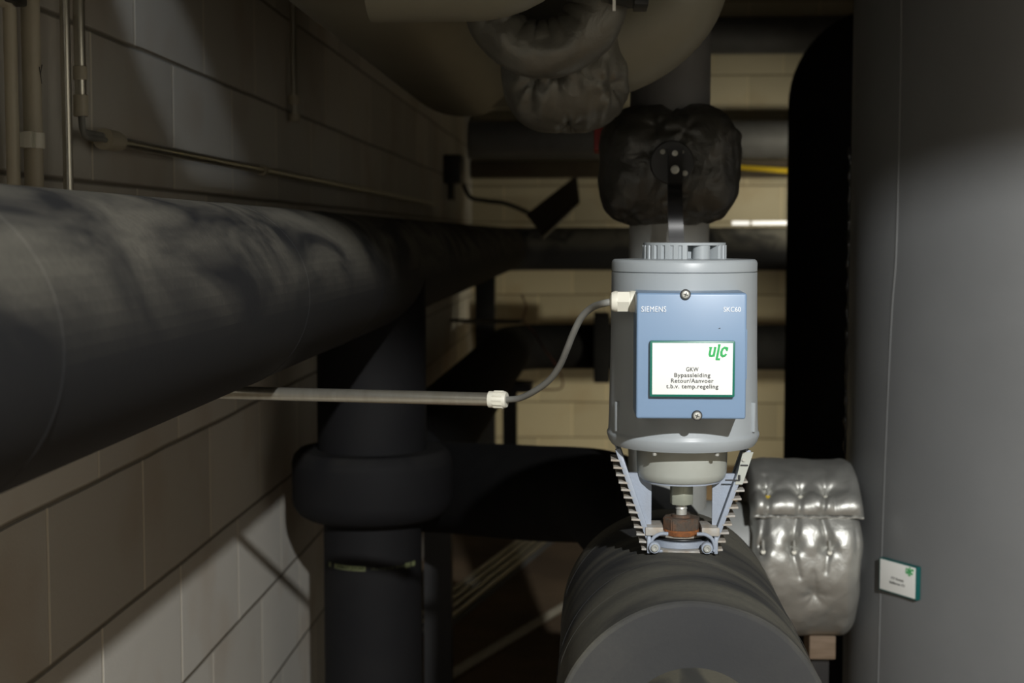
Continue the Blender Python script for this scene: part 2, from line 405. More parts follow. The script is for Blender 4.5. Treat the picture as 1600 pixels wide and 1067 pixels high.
def band(u0, u1, h_, z_=0.):
    b2 = bmesh.new(); n = 8
    for i in range(n):
        a, b = u0 + (u1 - u0) * i / n, u0 + (u1 - u0) * (i + 1) / n
        b2.faces.new([b2.verts.new(q) for q in ((a, z_, 0), (b, z_, 0), (b, z_ + h_, 0), (a, z_ + h_, 0))])
    on_riser(b2, 0); return b2
for a, b in ((-.082, -.0), (-.105, -.096), (.095, .112), (.116, .13)):
    mb = MB(); mb.merge(band(a, b, .0105)); mb.build('printed_band', 'print', t, 'faded yellow green printed patch')
mb = MB()
for s, u, w_, m_ in (('ARMAFLEX/AF', -.040, .072, 0), ):
    b2 = text_bm(s, .01); xs = [v.co.x for v in b2.verts]
    for v in b2.verts: v.co = Vector(((v.co.x - (min(xs) + max(xs)) / 2) * w_ / (max(xs) - min(xs)), .002 + v.co.y * .0095, .0006))
    on_riser(b2, u); mb.merge(b2)
mb.build('band_lettering', 'foam_dark', t)
mb = MB()
for s, u, w_ in (('19 x 114-114', .038, .05), ('EN', .074, .010), ('14', .088, .009)):
    b2 = text_bm(s, .0); xs = [v.co.x for v in b2.verts]
    for v in b2.verts: v.co = Vector(((v.co.x - (min(xs) + max(xs)) / 2) * w_ / (max(xs) - min(xs)), .002 + v.co.y * .0095, .0004))
    on_riser(b2, u); mb.merge(b2)
mb.build('size_lettering', 'print', t)

# ---------------------------------------------------------------- second pipe: back wall, elbow, forward, across to the valve
def path_r(pts, rs, n=12):
    P = [Vector((*p, r)) for p, r in zip(pts, rs)]
    out, rr = [], []
    Q = [P[0] * 2 - P[1]] + P + [P[-1] * 2 - P[-2]]
    for i in range(1, len(Q) - 2):
        for k in range(n):
            t_ = k / n
            v = .5 * ((2 * Q[i]) + (-Q[i - 1] + Q[i + 1]) * t_ + (2 * Q[i - 1] - 5 * Q[i] + 4 * Q[i + 1] - Q[i + 2]) * t_ * t_ + (-Q[i - 1] + 3 * Q[i] - 3 * Q[i + 1] + Q[i + 2]) * t_ ** 3)
            out.append(v.xyz); rr.append(v.w)
    out.append(P[-1].xyz); rr.append(P[-1].w); return out, rr
q = px(800, 541, 8.4)
t = thing('insulated_return_pipe', (q.x, 6, q.z - .13), 'black insulated pipe in the background bending forward behind the riser', 'pipe')
path = bend([(1.9, 8.4, q.z), (q.x, 8.4, q.z), (px(640, 768, 4.1).x, 3.95, q.z)], .28, 12)
MB().tube(path, .13, 48).build('pipe_insulation', 'foam_dark', t)
a = px(940, 540, 8.35)
MB().span((a.x - .045, 8.2, q.z - .19), (a.x + .045, 8.6, q.z + .19), .01).build('flange_box', 'foam_dark', t)

t = thing('insulated_cross_pipe', (-.2, 3.3, -.7), 'thick black insulated pipe crossing from the riser to behind the actuator valve', 'pipe')
P0 = px(640, 762, 3.9); P1 = px(705, 762, 3.75); P2 = px(830, 770, 3.35); P3 = px(930, 776, 3.02)
vx0, vz0 = along((870, 1067), (1285, 1067), .15)
pts, rs = path_r([tuple(P0), tuple(P1), tuple(P2), tuple(P3), (vx0 - .05, 2.75, vz0 + .01), (vx0 - .005, 2.5, vz0), (vx0, 2.04, vz0)],
                 [.118, .118, .110, .100, .1, .1, .1])
MB().tube(pts, rs, 56).build('pipe_insulation', 'foam_dark', t)

# ---------------------------------------------------------------- insulated valve body in the foreground
t = thing('insulated_valve_body', (vx0, 1.8, vz0 - .15), 'wide dark grey foam insulated valve drum carrying the actuator', 'valve')
y0, y1 = 1.535, 2.08
def drum(a, z_): return 1 + .006 * noise.noise(Vector((math.cos(a) * 2, math.sin(a) * 2, z_ * 6)))
Mx = Matrix.Translation((vx0, y0, vz0)) @ Matrix.Rotation(-PI / 2, 4, 'X')
L_ = y1 - y0
prof = [(.079, .0), (.110, -.0005), (.1445, 0), (.148, .0012), (.1500, .004)] + [(.150, .004 + (L_ - .02) * i / 14) for i in range(1, 15)] + [(.146, L_ - .003), (.138, L_), (.06, L_)]
MB().lathe(prof, 96, Mx, drum).build('drum_insulation', 'foam_valve', t)
MB().tube([(vx0, .55, vz0), (vx0, 1.0, vz0), (vx0, y0 + .01, vz0)], .079, 64).build('inlet_pipe', foam_mat('foam_rubber_inlet', (.06, .06, .055), (.15, .14, .105), .9, 7, (2, 1, 1)), t, 'dusty narrower insulated inlet pipe')
for s in range(3):
    mb = MB(); Y = (1.66, 1.735, 1.99)[s]
    rr = 96
    pts_ = []
    for k_ in range(rr + 1):
        a = -PI * .5 + 2 * PI * k_ / rr
        pts_.append((vx0 + .1508 * math.cos(a), Y + .006 * math.sin(3 * a + s), vz0 + .1508 * math.sin(a)))
    mb.tube(pts_, .0002, 6); mb.build('glued_seam', 'foam_valve', t)

# ---------------------------------------------------------------- the valve actuator
AY = 1.81
mpp = AY / FPX
ax = px(1069, 405, AY).x
def az(y, Y=AY): return px(1067, y, Y).z
ab = Vector((ax, AY, az(862, 1.78)))
t = thing('valve_actuator', ab, 'grey cylindrical valve actuator with blue terminal cover on a toothed metal yoke', 'actuator')
axb = px(1065.5, 690, AY).x
tilt = (axb - ax) / (az(690) - az(405))
def A(x, y, z): return Vector((ax + x, AY + y, z))
T = Matrix.Translation((ax, AY, 0))
zs, zl, zt_ = az(690) + .0145, az(423), az(405)
# housing body
prof = [(.030, zs - .016), (.0880, zs - .016), (.0915, zs - .011), (.0938, zs - .004), (.0938, zs - .001), (.0925, zs + .001), (.0922, zs + .0025), (.0915, zs + .02), (.0898, zs + .10), (.0890, zl - .0015), (.0872, zl - .0012), (.087, zl)]
MB().lathe(prof, 128, T).build('housing', 'housing', t)
prof = [(.0872, zl - .001), (.0890, zl), (.0890, zt_ - .004), (.0880, zt_ - .0015), (.0860, zt_), (.02, zt_ + .002)]
MB().lathe(prof, 128, T).build('lid', 'housing', t)
# two moulded clips low on the housing
for sx in (-1, 1):
    a = R_(-90 + sx * 62)
    MB().box(A(.0925 * math.cos(a), .0925 * math.sin(a), zs + .022), (.005, .006, .036), Matrix.Rotation(a + PI / 2, 4, 'Z'), .0012).build('housing_clip', 'housing', t)
# hand knob
zk = az(379)
teeth = 30
prof_k = []
mb = MB()
outline = []
for i in range(teeth * 8):
    a = 2 * PI * i / (teeth * 8); ph = (i % 8) / 8
    r = .0515 if ph < .62 else .0488
    # gap at the front right where the crank recess opens
    outline.append((r * math.cos(a), r * math.sin(a)))
ga0, ga1 = R_(-90 + 3), R_(-90 + 48)
poly = []
for i, (x, y) in enumerate(outline):
    a = 2 * PI * i / len(outline); a = a - 2 * PI if a > PI / 2 * 3 - 6.5 and a > PI else a
    if ga0 < a < ga1: continue
    poly.append((x, y, a))
poly.sort(key=lambda q: (q[2] - ga1) % (2 * PI))
pl = [(x, y) for x, y, _ in poly] + [(.032 * math.cos(ga0 - .02), .032 * math.sin(ga0 - .02)), (.030 * math.cos((ga0 + ga1) / 2), .030 * math.sin((ga0 + ga1) / 2)), (.032 * math.cos(ga1 + .02), .032 * math.sin(ga1 + .02))]
mb.prism(pl, zk - .003 - zt_, Matrix.Translation((ax, AY, zt_)))
knob = mb.build('hand_knob', 'housing', t, sharp=25)
mb = MB(); mb.prism([(.0505 * math.cos(2 * PI * i / 90), .0505 * math.sin(2 * PI * i / 90)) for i in range(90)], .0032, Matrix.Translation((ax, AY, zk - .0032)))
ga = (ga0 + ga1) / 2
mb.build('knob_top', 'housing', knob)
MB().lathe([(.0105, 0), (.0105, zk - .0035 - zt_)], 32, Matrix.Translation((ax + .040 * math.cos(ga + .03), AY + .040 * math.sin(ga + .03), zt_))).build('crank_grip', 'housing', knob)
# blue terminal cover
CY = 1.662
c0, c1 = px(992, 655, CY), px(1169, 457, CY)
cover_c = Vector(((c0.x + c1.x) / 2, 0, (c0.z + c1.z) / 2))
mb = MB()
W, H = c1.x - c0.x, c1.z - c0.z
b2 = bmesh.new(); bmesh.ops.create_cube(b2, size=1); b2.transform(Matrix.Diagonal((W, .10, H, 1)))
for v in b2.verts:
    if v.co.y < 0: v.co.x *= .982; v.co.z *= .99
ed = [e for e in b2.edges]
bmesh.ops.bevel(b2, geom=ed, offset=.0028, segments=3, affect='EDGES', profile=.5)
mb.merge(b2, Matrix.Translation((cover_c.x, CY + .05, cover_c.z)))
cover = mb.build('terminal_cover', 'blue', t)
MB().span((c0.x + .012, CY + .035, c0.z + .02), (c1.x + .0005, AY - .03, c1.z - .02), .002).build('cover_base', 'blue', t)
MB().box((c1.x - .0008, CY + .022, (px(1170, 515, CY).z + px(1170, 595, CY).z) / 2), (.0035, .022, .058), None, .0015).build('side_latch', 'blue', cover)
# screws
for sx, sy in ((1071, 460), (1089, 649)):
    s = px(sx, sy, CY)
    Ms = Matrix.Translation((s.x, CY - .0015, s.z)) @ FRONT
    m2 = MB().lathe([(.0060, -.001), (.0060, .0006), (.0056, .0012)], 24, Ms); sock = m2.build('screw_recess', 'black', cover)
    m2 = MB().lathe([(.0046, -.001), (.0046, .0020), (.0036, .0030), (.0005, .0033)], 24, Ms)
    sc = m2.build('cover_screw', 'steel', cover)
    m2 = MB()
    for r_ in (20, 110): m2.box((s.x, CY - .0049, s.z), (.0052, .0005, .0009), Matrix.Rotation(R_(r_), 4, 'Y'))
    m2.build('screw_slot', 'black', cover)
mb = MB(); p_ = px(1021.5, 487, CY - .0004); fit_text(mb, 'SIEMENS', 38.5 * CY / FPX, 8.6 * CY / FPX, Matrix.Translation(p_ + Vector((0, -.0003, 0))) @ FRONT, .0, 1.08, .0008)
mb.build('brand_lettering', 'white_ink', cover)
mb = MB(); p_ = px(1144, 487, CY - .0004); fit_text(mb, 'SKC60', 26.5 * CY / FPX, 7.6 * CY / FPX, Matrix.Translation(p_) @ FRONT, .004)
mb.build('model_lettering', 'white_ink', cover)
p_ = px(1124, 513, CY - .0002); mb = MB(); mb.prism([(-.0012, -.0006), (.001, -.0003), (.0013, .0007), (-.0004, .0005)], .0003, Matrix.Translation(p_) @ FRONT); mb.build('paint_chip', 'ink', cover)
# cable gland
g = px(985, 471, 1.715)
Mg = Matrix.Translation((c0.x + .004, 1.715, g.z)) @ Matrix.Rotation(-PI / 2, 4, 'Y')
gl = MB().lathe([(.0125, 0), (.0125, .0085), (.0118, .009), (.0118, .0102)], 40, Mg).build('cable_gland', 'white_plastic', t)
mb = MB(); mb.prism([(.0132 * math.cos(PI / 6 + PI / 3 * i), .0132 * math.sin(PI / 6 + PI / 3 * i)) for i in range(6)], .0135, Mg @ Matrix.Translation((0, 0, .0102))); mb.build('gland_hex', 'white_plastic', gl)
MB().lathe([(.0122, 0), (.0122, .003), (.0108, .0068), (.0062, .0088), (.0045, .0088)], 40, Mg @ Matrix.Translation((0, 0, .0237))).build('gland_nut', 'white_plastic', gl)
gland_end = Mg @ Vector((0, 0, .0325))
# neck below the housing
zn = az(748, 1.78)
MB().lathe([(.02, zn - .004), (.0500, zn - .004), (.0535, zn - .001), (.0555, zn + .006), (.0565, zs - .012), (.03, zs - .012)], 96, Matrix.Translation((axb, AY, 0))).build('neck', 'neck', t)
MB().lathe([(.0485, zn - .0065), (.0485, zn - .003)], 96, Matrix.Translation((axb, AY, 0))).build('neck_rim', 'yoke', t)
for sx in (-1, 1):
    MB().lathe([(.0028, 0), (.0028, .003), (.0012, .004)], 16, Matrix.Translation((axb + sx * .037, AY - .074, zs - .0175)) @ Matrix.Rotation(PI, 4, 'X')).build('housing_screw', 'bolt', t)
# coupling, spindle, stuffing nut
xc = axb
def hexp(r): return [(r * math.cos(PI / 6 + PI / 3 * i + .12), r * math.sin(PI / 6 + PI / 3 * i + .12)) for i in range(6)]
zc0, zc1 = az(787), zn - .004
mb = MB(); mb.prism(hexp(.0152), zc1 - zc0, Matrix.Translation((xc, AY, zc0)))
bmesh.ops.bevel(mb.bm, geom=mb.bm.edges[:], offset=.0008, segments=1, affect='EDGES'); mb.build('coupling_nut', 'hex', t)
MB().lathe([(.0068, az(812)), (.0068, az(795)), (.0075, az(794)), (.0068, az(792)), (.0068, az(789)), (.0095, az(787.5))], 32, Matrix.Translation((xc, AY, 0))).build('spindle', 'steel', t)
zr0, zr1 = az(831), az(807)
mb = MB(); mb.prism([(.0235 * math.cos(PI / 4 * i + .2), .0235 * math.sin(PI / 4 * i + .2)) for i in range(8)], zr1 - zr0 - .004, Matrix.Translation((xc, AY, zr0 + .004)))
bmesh.ops.bevel(mb.bm, geom=mb.bm.edges[:], offset=.0012, segments=2, affect='EDGES')
mb.lathe([(.012, 0), (.0115, .003)], 32, Matrix.Translation((xc, AY, zr1)))
nut = mb.build('stuffing_nut', 'rust', t, 'rusty stuffing nut')
MB().lathe([(.0225, zr0 - .002), (.0238, zr0 + .001), (.0232, zr0 + .005)], 48, Matrix.Translation((xc, AY, 0)), lambda a, z_: 1 + .02 * math.sin(9 * a)).build('rust_ring', 'rust_orange', nut)
# yoke: two slanted ribbed arms and a foot
YH = .021
zA, zB = az(698), az(860, 1.785)
xA, xB = .0835, .0400
def armx(z_): return xB + (xA - xB) * (z_ - zB) / (zA - zB)
yoke = MB().span((xc - .041, AY - .024, az(864, 1.785)), (xc + .041, AY + .02, az(864, 1.785) + .0035), .001).build('yoke', 'yoke', t)
sl = math.atan2(xA - xB, zA - zB)
ln = math.hypot(xA - xB, zA - zB)
cxm = xc
for sx in (-1, 1):
    mb = MB(); cxx = cxm + sx * (armx((zA + zB) / 2) - .004)
    mb.box((cxx, AY, (zA + zB) / 2), (.0035, 2 * YH, ln), Matrix.Rotation(sx * sl, 4, 'Y'), .0006)
    # front and rear rails
    mb.box((cxx + sx * .0005, AY - YH, (zA + zB) / 2), (.0065, .004, ln), Matrix.Rotation(sx * sl, 4, 'Y'), .0008)
    mb.box((cxx + sx * .0005, AY + YH, (zA + zB) / 2), (.0065, .004, ln), Matrix.Rotation(sx * sl, 4, 'Y'), .0008)
    # inner gusset plate
    zg0, zg1 = az(824), zn + .003
    q = [(sx * .0375, zg0), (sx * .0375, zg1), (sx * (armx(zg1) - .004), zg1), (sx * (armx(zg0) - .004), zg0)]
    mb.prism(q, .006, Matrix.Translation((cxm, AY - .001, 0)) @ FRONT)
    mb.build('yoke_arm', 'yoke', yoke)
for sx in (-1, 1):
    n = 13 if sx < 0 else 9
    zt0 = az(716) if sx < 0 else az(748)
    zt1 = az(853)
    mb = MB()
    for i in range(n):
        z_ = zt0 + (zt1 - zt0) * i / (n - 1)
        xo = armx(z_)
        mb.box((cxm + sx * (xo + .0035), AY - .002, z_), (.0125, 2 * YH, .0026), Matrix.Rotation(sx * -.05, 4, 'Y'), .0006)
    mb.build('cooling_teeth', 'yoke_dirty', yoke, 'row of weathered teeth')
# position scale plate on the right arm
zq0, zq1 = az(751), az(701)
q = [(armx(zq0) - .005, zq0), (armx(zq0) + .004, zq0), (armx(zq1) + .003, zq1), (armx(zq1) - .010, zq1)]
mb = MB(); mb.prism(q, .003, Matrix.Translation((cxm, AY - YH - .0005, 0)) @ FRONT)
sc = mb.build('position_scale', 'neck', yoke)
mb = MB()
for yy, a0, a1 in ((727, 1157, 1169), (750.5, 1133, 1156)):
    p0, p1 = px(a0, yy, AY - YH - .005), px(a1, yy, AY - YH - .005)
    mb.span((p0.x, p0.y, p0.z - .0008), (p1.x, p1.y + .001, p1.z + .0008))
p_ = px(1155, 750, AY - YH - .0045); fit_text(mb, '1', .0028, .0062, Matrix.Translation(p_) @ FRONT, .03)
mb.build('scale_marks', 'ink', sc)
MB().lathe([(.0022, 0), (.0022, .002)], 16, Matrix.Translation(px(1162, 718, AY - YH - .004)) @ FRONT).build('scale_rivet', 'steel', sc)
# foot
zf0, zf1, zf2 = az(864, 1.785), az(838, 1.785), az(826, 1.785)
for sx in (-1, 1):
    mb = MB(); mb.box((cxm + sx * .0345, AY - .003, (zf1 + zf2) / 2 + .001), (.022, .046, .0105), None, .0015)
    mb.build('foot_pad', 'yoke_dirty', yoke)
mb = MB()
# arch that runs out of each arm round the clamp
for sx in (-1, 1):
    mb = MB()
    pts_ = spline([(cxm + sx * .0175, AY - .027, zf1 + .0035), (cxm + sx * .028, AY - .027, zf1 + .003), (cxm + sx * .0365, AY - .027, zf1 - .003), (cxm + sx * .0395, AY - .027, zf1 - .013), (cxm + sx * .0385, AY - .027, zf0 + .003)], 6)
    mb.tube(pts_, .0022, 10)
    mb.box((cxm + sx * .041, AY - .012, (zf0 + zf1) / 2), (.0045, .034, .021), None, .001)
    mb.build('foot_bracket', 'yoke', yoke)

def band_ring(r0, r1, za, zb, ywarp=0.):
    m2 = MB(); m2.lathe([(r0, za), (r1, za + .001), (r1 + .0005, (za + zb) / 2), (r1, zb - .001), (r0, zb)], 72, Matrix.Translation((cxm, AY + .009, 0)) @ Matrix.Scale(.92, 4, (0, 1, 0))); return m2
band_ring(.012, .0300, az(846, 1.78), az(832, 1.785)).build('collar_ring', 'yoke_dirty', t)
band_ring(.012, .0355, az(861, 1.78), az(849, 1.78)).build('clamp_ring', 'yoke', t)
band_ring(.012, .0325, az(850, 1.78), az(845, 1.78)).build('clamp_gap', 'black', t)
for sx_, yy in ((1023, 856), (1105, 857)):
    p_ = px(sx_, yy, AY - .036)
    Mb = Matrix.Translation(p_) @ FRONT
    m2 = MB(); m2.lathe([(.0072, -.008), (.0072, -.001), (.0066, 0), (.003, 0)], 32, Mb); bo = m2.build('clamp_lug', 'yoke', t)
    m2 = MB(); m2.lathe([(.0048, -.001), (.0048, .0025), (.0038, .0034), (.0022, .0034), (.0022, .0016), (.0003, .0016)], 32, Mb); m2.build('clamp_bolt', 'bolt', bo)
MB().lathe([(.034, 0), (.034, .02)], 48, Matrix.Translation((cxm, AY, zf0 - .016))).build('valve_bonnet', 'yoke_dirty', t)

# ---------------------------------------------------------------- name plaques
def plaque(w_, h_, d_, M, lines, frame_m, label, text_m, logo_scale=1.):
    """M: centre of the back, local XY is the face, local +Z points out"""
    o = thing('name_plaque', M.translation, label, 'sign', 'green framed white name plaques')
    def B(mb): mb.bm.transform(M); return mb
    mb = MB(); mb.box((0, 0, d_ / 2), (w_, h_, d_), None, .0016)
    B(mb).build('plaque_frame', frame_m, o)
    mb = MB(); mb.box((0, .0003, d_ + .00005), (w_ - .0055, h_ - .005, .0006), None, .0002)
    B(mb).build('plaque_face', 'paper', o)
    mb = MB()
    for s, w2, y_, hh in lines: fit_text(mb, s, w2, hh, Matrix.Translation((.0, y_, d_ + .0003)), .016, 1.10)
    B(mb).build('plaque_lettering', text_m, o)
    mb = MB(); brand_logo(mb, .0205 * logo_scale, .0178 * logo_scale, Matrix.Translation((w_ / 2 - .031 * logo_scale, h_ / 2 - .0215 * logo_scale, d_ + .0003)))
    B(mb).build('plaque_logo', 'logo', o)
    return o
pf = CY - .009
a, b = px(1015, 620, pf), px(1149, 533, pf)
pw, ph = b.x - a.x, b.z - a.z
pc = Vector(((a.x + b.x) / 2, CY + .0005, (a.z + b.z) / 2))
u = pf / FPX
def ly(y): return px(1080, y, pf).z - pc.z
plaque(pw, ph, .0095, Matrix.Translation(pc) @ FRONT,
       [('GKW', 19.5 * u, ly(580), 6.4 * u), ('Bypassleiding', 56 * u, ly(589), 6.4 * u), ('Retour/Aanvoer', 66 * u, ly(597.8), 6.4 * u), ('t.b.v. temp.regeling', 81 * u, ly(606.6), 6.4 * u)],
       'green', 'green framed white plaque with four text lines on the blue cover', 'ink')

# ---------------------------------------------------------------- tank
TC, TR = Vector((.949, 3.0, 0)), .42
t = thing('buffer_tank', (TC.x, TC.y, FL), 'tall grey jacketed cylindrical buffer tank at the right of the passage', 'tank')
mb = MB(); n = 40
prof = [(.1, FL + .06), (TR - .02, FL + .06), (TR, FL + .08)] + [(TR, FL + .08 + (1.1 - FL - .08) * i / 30) for i in range(1, 31)] + [(TR - .03, 1.13), (.1, 1.16)]
mb.lathe(prof, 160, Matrix.Translation((TC.x, TC.y, 0)), lambda a, z_: 1 + .0035 * noise.noise(Vector((math.cos(a) * 2.2, math.sin(a) * 2.2, z_ * .9))))
mb.build('tank_jacket', 'tank', t)
def on_tank(pxx, pyy, r=TR):
    d = cF + cR * ((pxx - 800) / FPX) + cU * ((533.5 - pyy) / FPX)
    a_ = d.x ** 2 + d.y ** 2; b_ = -2 * (d.x * TC.x + d.y * TC.y); c_ = TC.x ** 2 + TC.y ** 2 - r * r
    D = b_ * b_ - 4 * a_ * c_
    if D < 0: s = -b_ / (2 * a_)
    else: s = (-b_ - math.sqrt(D)) / (2 * a_)
    return d * s
pts_ = [on_tank(x, y, TR + .0006) for x, y in ((1408, 0), (1407, 100), (1404, 250), (1400, 400), (1394, 480), (1388, 600), (1382, 750), (1378, 860), (1375, 960), (1372, 1067))]
MB().tube(spline(pts_, 6), .0015, 8).build('jacket_seam', 'seam', t)
pts_ = []
for i in range(40):
    z_ = -.75 + i * .028; a = R_(180 + 3)
    rr = TR + .003
    pts_.append((TC.x + rr * math.cos(a) + .0015 * math.sin(i * 1.9), TC.y - .06 + .0 * i, z_))
az_l = math.atan2(TC.y, TC.x)
dist = math.hypot(TC.x, TC.y); be = math.acos(TR / dist)
aa = math.atan2(-TC.y, -TC.x) - be
pts_ = [(TC.x + (TR + .002 + .0012 * math.sin(i * 2.3)) * math.cos(aa + .012 * math.sin(i * .7)), TC.y + (TR + .002) * math.sin(aa + .012 * math.sin(i * .7)), .18 - i * .02) for i in range(44)]
MB().tube(spline(pts_, 3), [.0035 + .0016 * math.sin(i * .9) for i in range(len(spline(pts_, 3)))], 10).build('glue_bead', 'glue', t)
for i in range(3):
    a = 2 * PI * i / 3 + .4
    MB().lathe([(.03, 0), (.03, .07)], 20, Matrix.Translation((TC.x + .3 * math.cos(a), TC.y + .3 * math.sin(a), FL))).build('tank_foot', 'black', t)
# its plaque
pm = on_tank(1408.5, 903)
pl_, pr_ = on_tank(1380, 893), on_tank(1437, 912)
nrm = Vector((pm.x - TC.x, pm.y - TC.y, 0)).normalized()
xd = Vector((0, 0, 1)).cross(nrm)
Mp = Matrix((( xd.x, 0, nrm.x, pm.x + nrm.x * -.001), (xd.y, 0, nrm.y, pm.y + nrm.y * -.001), (0, 1, 0, pm.z), (0, 0, 0, 1)))
plaque(.100, .0635, .011, Mp, [('CV Ketels', .033, -.0035, .0045), ('Buffervat CV', .041, -.0125, .0045)], 'green_small',
       'small green framed white plaque with two text lines on the grey tank', 'ink', .95)

# ---------------------------------------------------------------- quilted silver jacket between pipe and tank
JY = 2.96
jc = px(1245, 860, JY); JR = .168
jx0, jx1 = px(1166, 860, JY).x + .002, px(1330, 860, JY).x - .004
t = thing('valve_jacket', (jc.x, JY, jc.z - JR), 'quilted shiny silver valve jacket beside the grey tank', 'insulation jacket')
def puff(buttons, creases, base_fn):
    """returns a displacement on a (u metres, v metres) plane: cushions pinned down at the buttons"""
    def f(uu, vv):
        d = 0.
        for bu, bv, dep, rad in buttons:
            dx_, dy_ = uu - bu, vv - bv; r2 = dx_ * dx_ + dy_ * dy_; r_ = math.sqrt(r2)
            d -= dep * math.exp(-r2 / (rad * rad))
            a_ = math.atan2(dy_, dx_)
            d += .0011 * math.cos(6 * a_ + bu * 90) * math.exp(-r2 / (rad * 2.1) ** 2) * min(1, r_ / .010)
        for (x0, v0, x1, v1, dep, wd) in creases:
            ex, ey = x1 - x0, v1 - v0; L2 = ex * ex + ey * ey
            s = max(0, min(1, ((uu - x0) * ex + (vv - v0) * ey) / L2))
            q_ = (uu - x0 - s * ex) ** 2 + (vv - v0 - s * ey) ** 2
            d -= dep * math.exp(-q_ / (wd * wd))
        return d + base_fn(uu, vv)
    return f
def cush(u_, v_, n_, ph): return .006 * abs(math.sin(PI * (u_ * n_ + ph))) ** .7
def fbm(u_, v_, s=1.): return .0045 * noise.noise(Vector((u_ * 16, v_ * 10, s))) + .002 * noise.noise(Vector((u_ * 45, v_ * 30, s + 4)))
jl = jx1 - jx0
# v = arc length measured downward from the jacket's top, on the viewer's side; a pixel row gives an angle
def row_v(y):
    s_ = max(-1, min(1, (jc.z - px(1245, y, JY - .12).z) / JR)); return JR * (math.asin(s_) + PI / 2 )
def col_u(x, Y=None): return px(x, 860, JY - .14).x - jx0
r1, r2, r3 = row_v(776), row_v(846), row_v(926)
hem = row_v(806)
b_body = [(col_u(x), r2, .012, .017) for x in (1190, 1238, 1293)] + [(col_u(1272), r3, .009, .024), (col_u(1190), r3 + .01, .006, .02)]
cr_body = [(col_u(1196), hem, col_u(1190), r2, .006, .007), (col_u(1246), hem, col_u(1238), r2, .006, .007), (col_u(1286), hem, col_u(1293), r2, .006, .007),
           (col_u(1238), r2, col_u(1247), r2 + .06, .0035, .006), (col_u(1293), r2, col_u(1290), r2 + .05, .003, .005), (col_u(1272), r3, col_u(1270), r3 - .05, .003, .007)]
u_1, u_2, u_3 = col_u(1190), col_u(1238), col_u(1293)
fb = puff(b_body, cr_body, lambda u_, v_: fbm(u_, v_) + cush(u_, v_, 1 / (u_2 - u_1), -u_1 / (u_2 - u_1)) * math.exp(-((v_ - r2 + .012) / .035) ** 2))
def jrad(u_):   # closes at both ends
    e = .032
    k_ = min(u_, 1 - u_) * jl
    return math.sqrt(max(0, 1 - (1 - min(1, k_ / e)) ** 2))
def body(i, j):
    # the first and last stretch are the end faces
    ends = .10
    if i < ends: uu, rr = 0., .06 + (JR - .034 - .06) * (i / ends)
    elif i > 1 - ends: uu, rr = 1., .06 + (JR - .034 - .06) * ((1 - i) / ends)
    else:
        uu = (i - ends) / (1 - 2 * ends); rr = JR - .034 + .034 * jrad(uu)
    th = 2 * PI * j                      # 0 = top, growing towards the viewer
    vv = JR * th
    d = fb(uu * jl, vv) if ends <= i <= 1 - ends else .0
    rr += d
    bulge = .006 * noise.noise(Vector((math.cos(th), math.sin(th), 3.)))
    rr += bulge
    return Vector((jx0 + uu * jl + (.006 * noise.noise(Vector((th * 2, 7, 1 + uu)))), JY - rr * math.sin(th), jc.z + rr * math.cos(th)))
MB().grid(body, 110, 260).build('jacket_body', 'silver', t, sharp=80)
b_fl = [(col_u(x), r1, .013, .014) for x in (1201, 1252, 1292)]
hemb = [(col_u(x), hem, .006, .008) for x in (1197, 1246, 1283)]
cr_fl = [(col_u(x), r1, col_u(x2), hem, .006, .005) for x, x2 in ((1201, 1197), (1252, 1246), (1292, 1283))] + [(col_u(1201), r1, col_u(1199), r1 - .035, .005, .006), (col_u(1180), r1 + .0, col_u(1320), r1 - .0, .0035, .010)]
w_1, w_2 = col_u(1201), col_u(1252)
ff = puff(b_fl + hemb, cr_fl, lambda u_, v_: fbm(u_, v_, 5) + 1.3 * cush(u_, v_, 1 / (w_2 - w_1), -w_1 / (w_2 - w_1)) * math.exp(-((v_ - (r1 + hem) / 2) / .022) ** 2))
def flap(i, j):
    x_ = -.008 + (jl + .014) * i
    vv = hem - .38 * (1 - j) if j <= 1 else hem
    th = vv / JR
    k_ = max(0., min(x_ + .008, jl + .006 - x_)); edge = math.sqrt(max(0, 1 - (1 - min(1, k_ / .026)) ** 2))
    end = math.sqrt(max(0, 1 - (1 - min(1, (1 - j) / .05)) ** 2))
    rr = JR - .020 + .016 * edge + .022 * end * min(1, edge * 1.3) + ff(x_, vv) * (.4 + .6 * end)
    return Vector((jx0 + x_, JY - rr * math.sin(th), jc.z + rr * math.cos(th)))
mb = MB(); mb.grid(flap, 100, 150, False); o = mb.build('jacket_flap', 'silver', t, 'overlapping top flap', 80)
def flap_pt(u_, v_, extra=.0):
    th = v_ / JR; rr = JR + .006 + extra
    return Vector((jx0 + u_, JY - rr * math.sin(th), jc.z + rr * math.cos(th)))
mb = MB(); n = 90
pts_ = [flap_pt(-.004 + (jl + .006) * i / n, hem, -.002 + .002 * math.sin(i * .55)) for i in range(n + 1)]
mb.tube(pts_, .0028, 8); mb.build('hem_piping', 'silver', o)
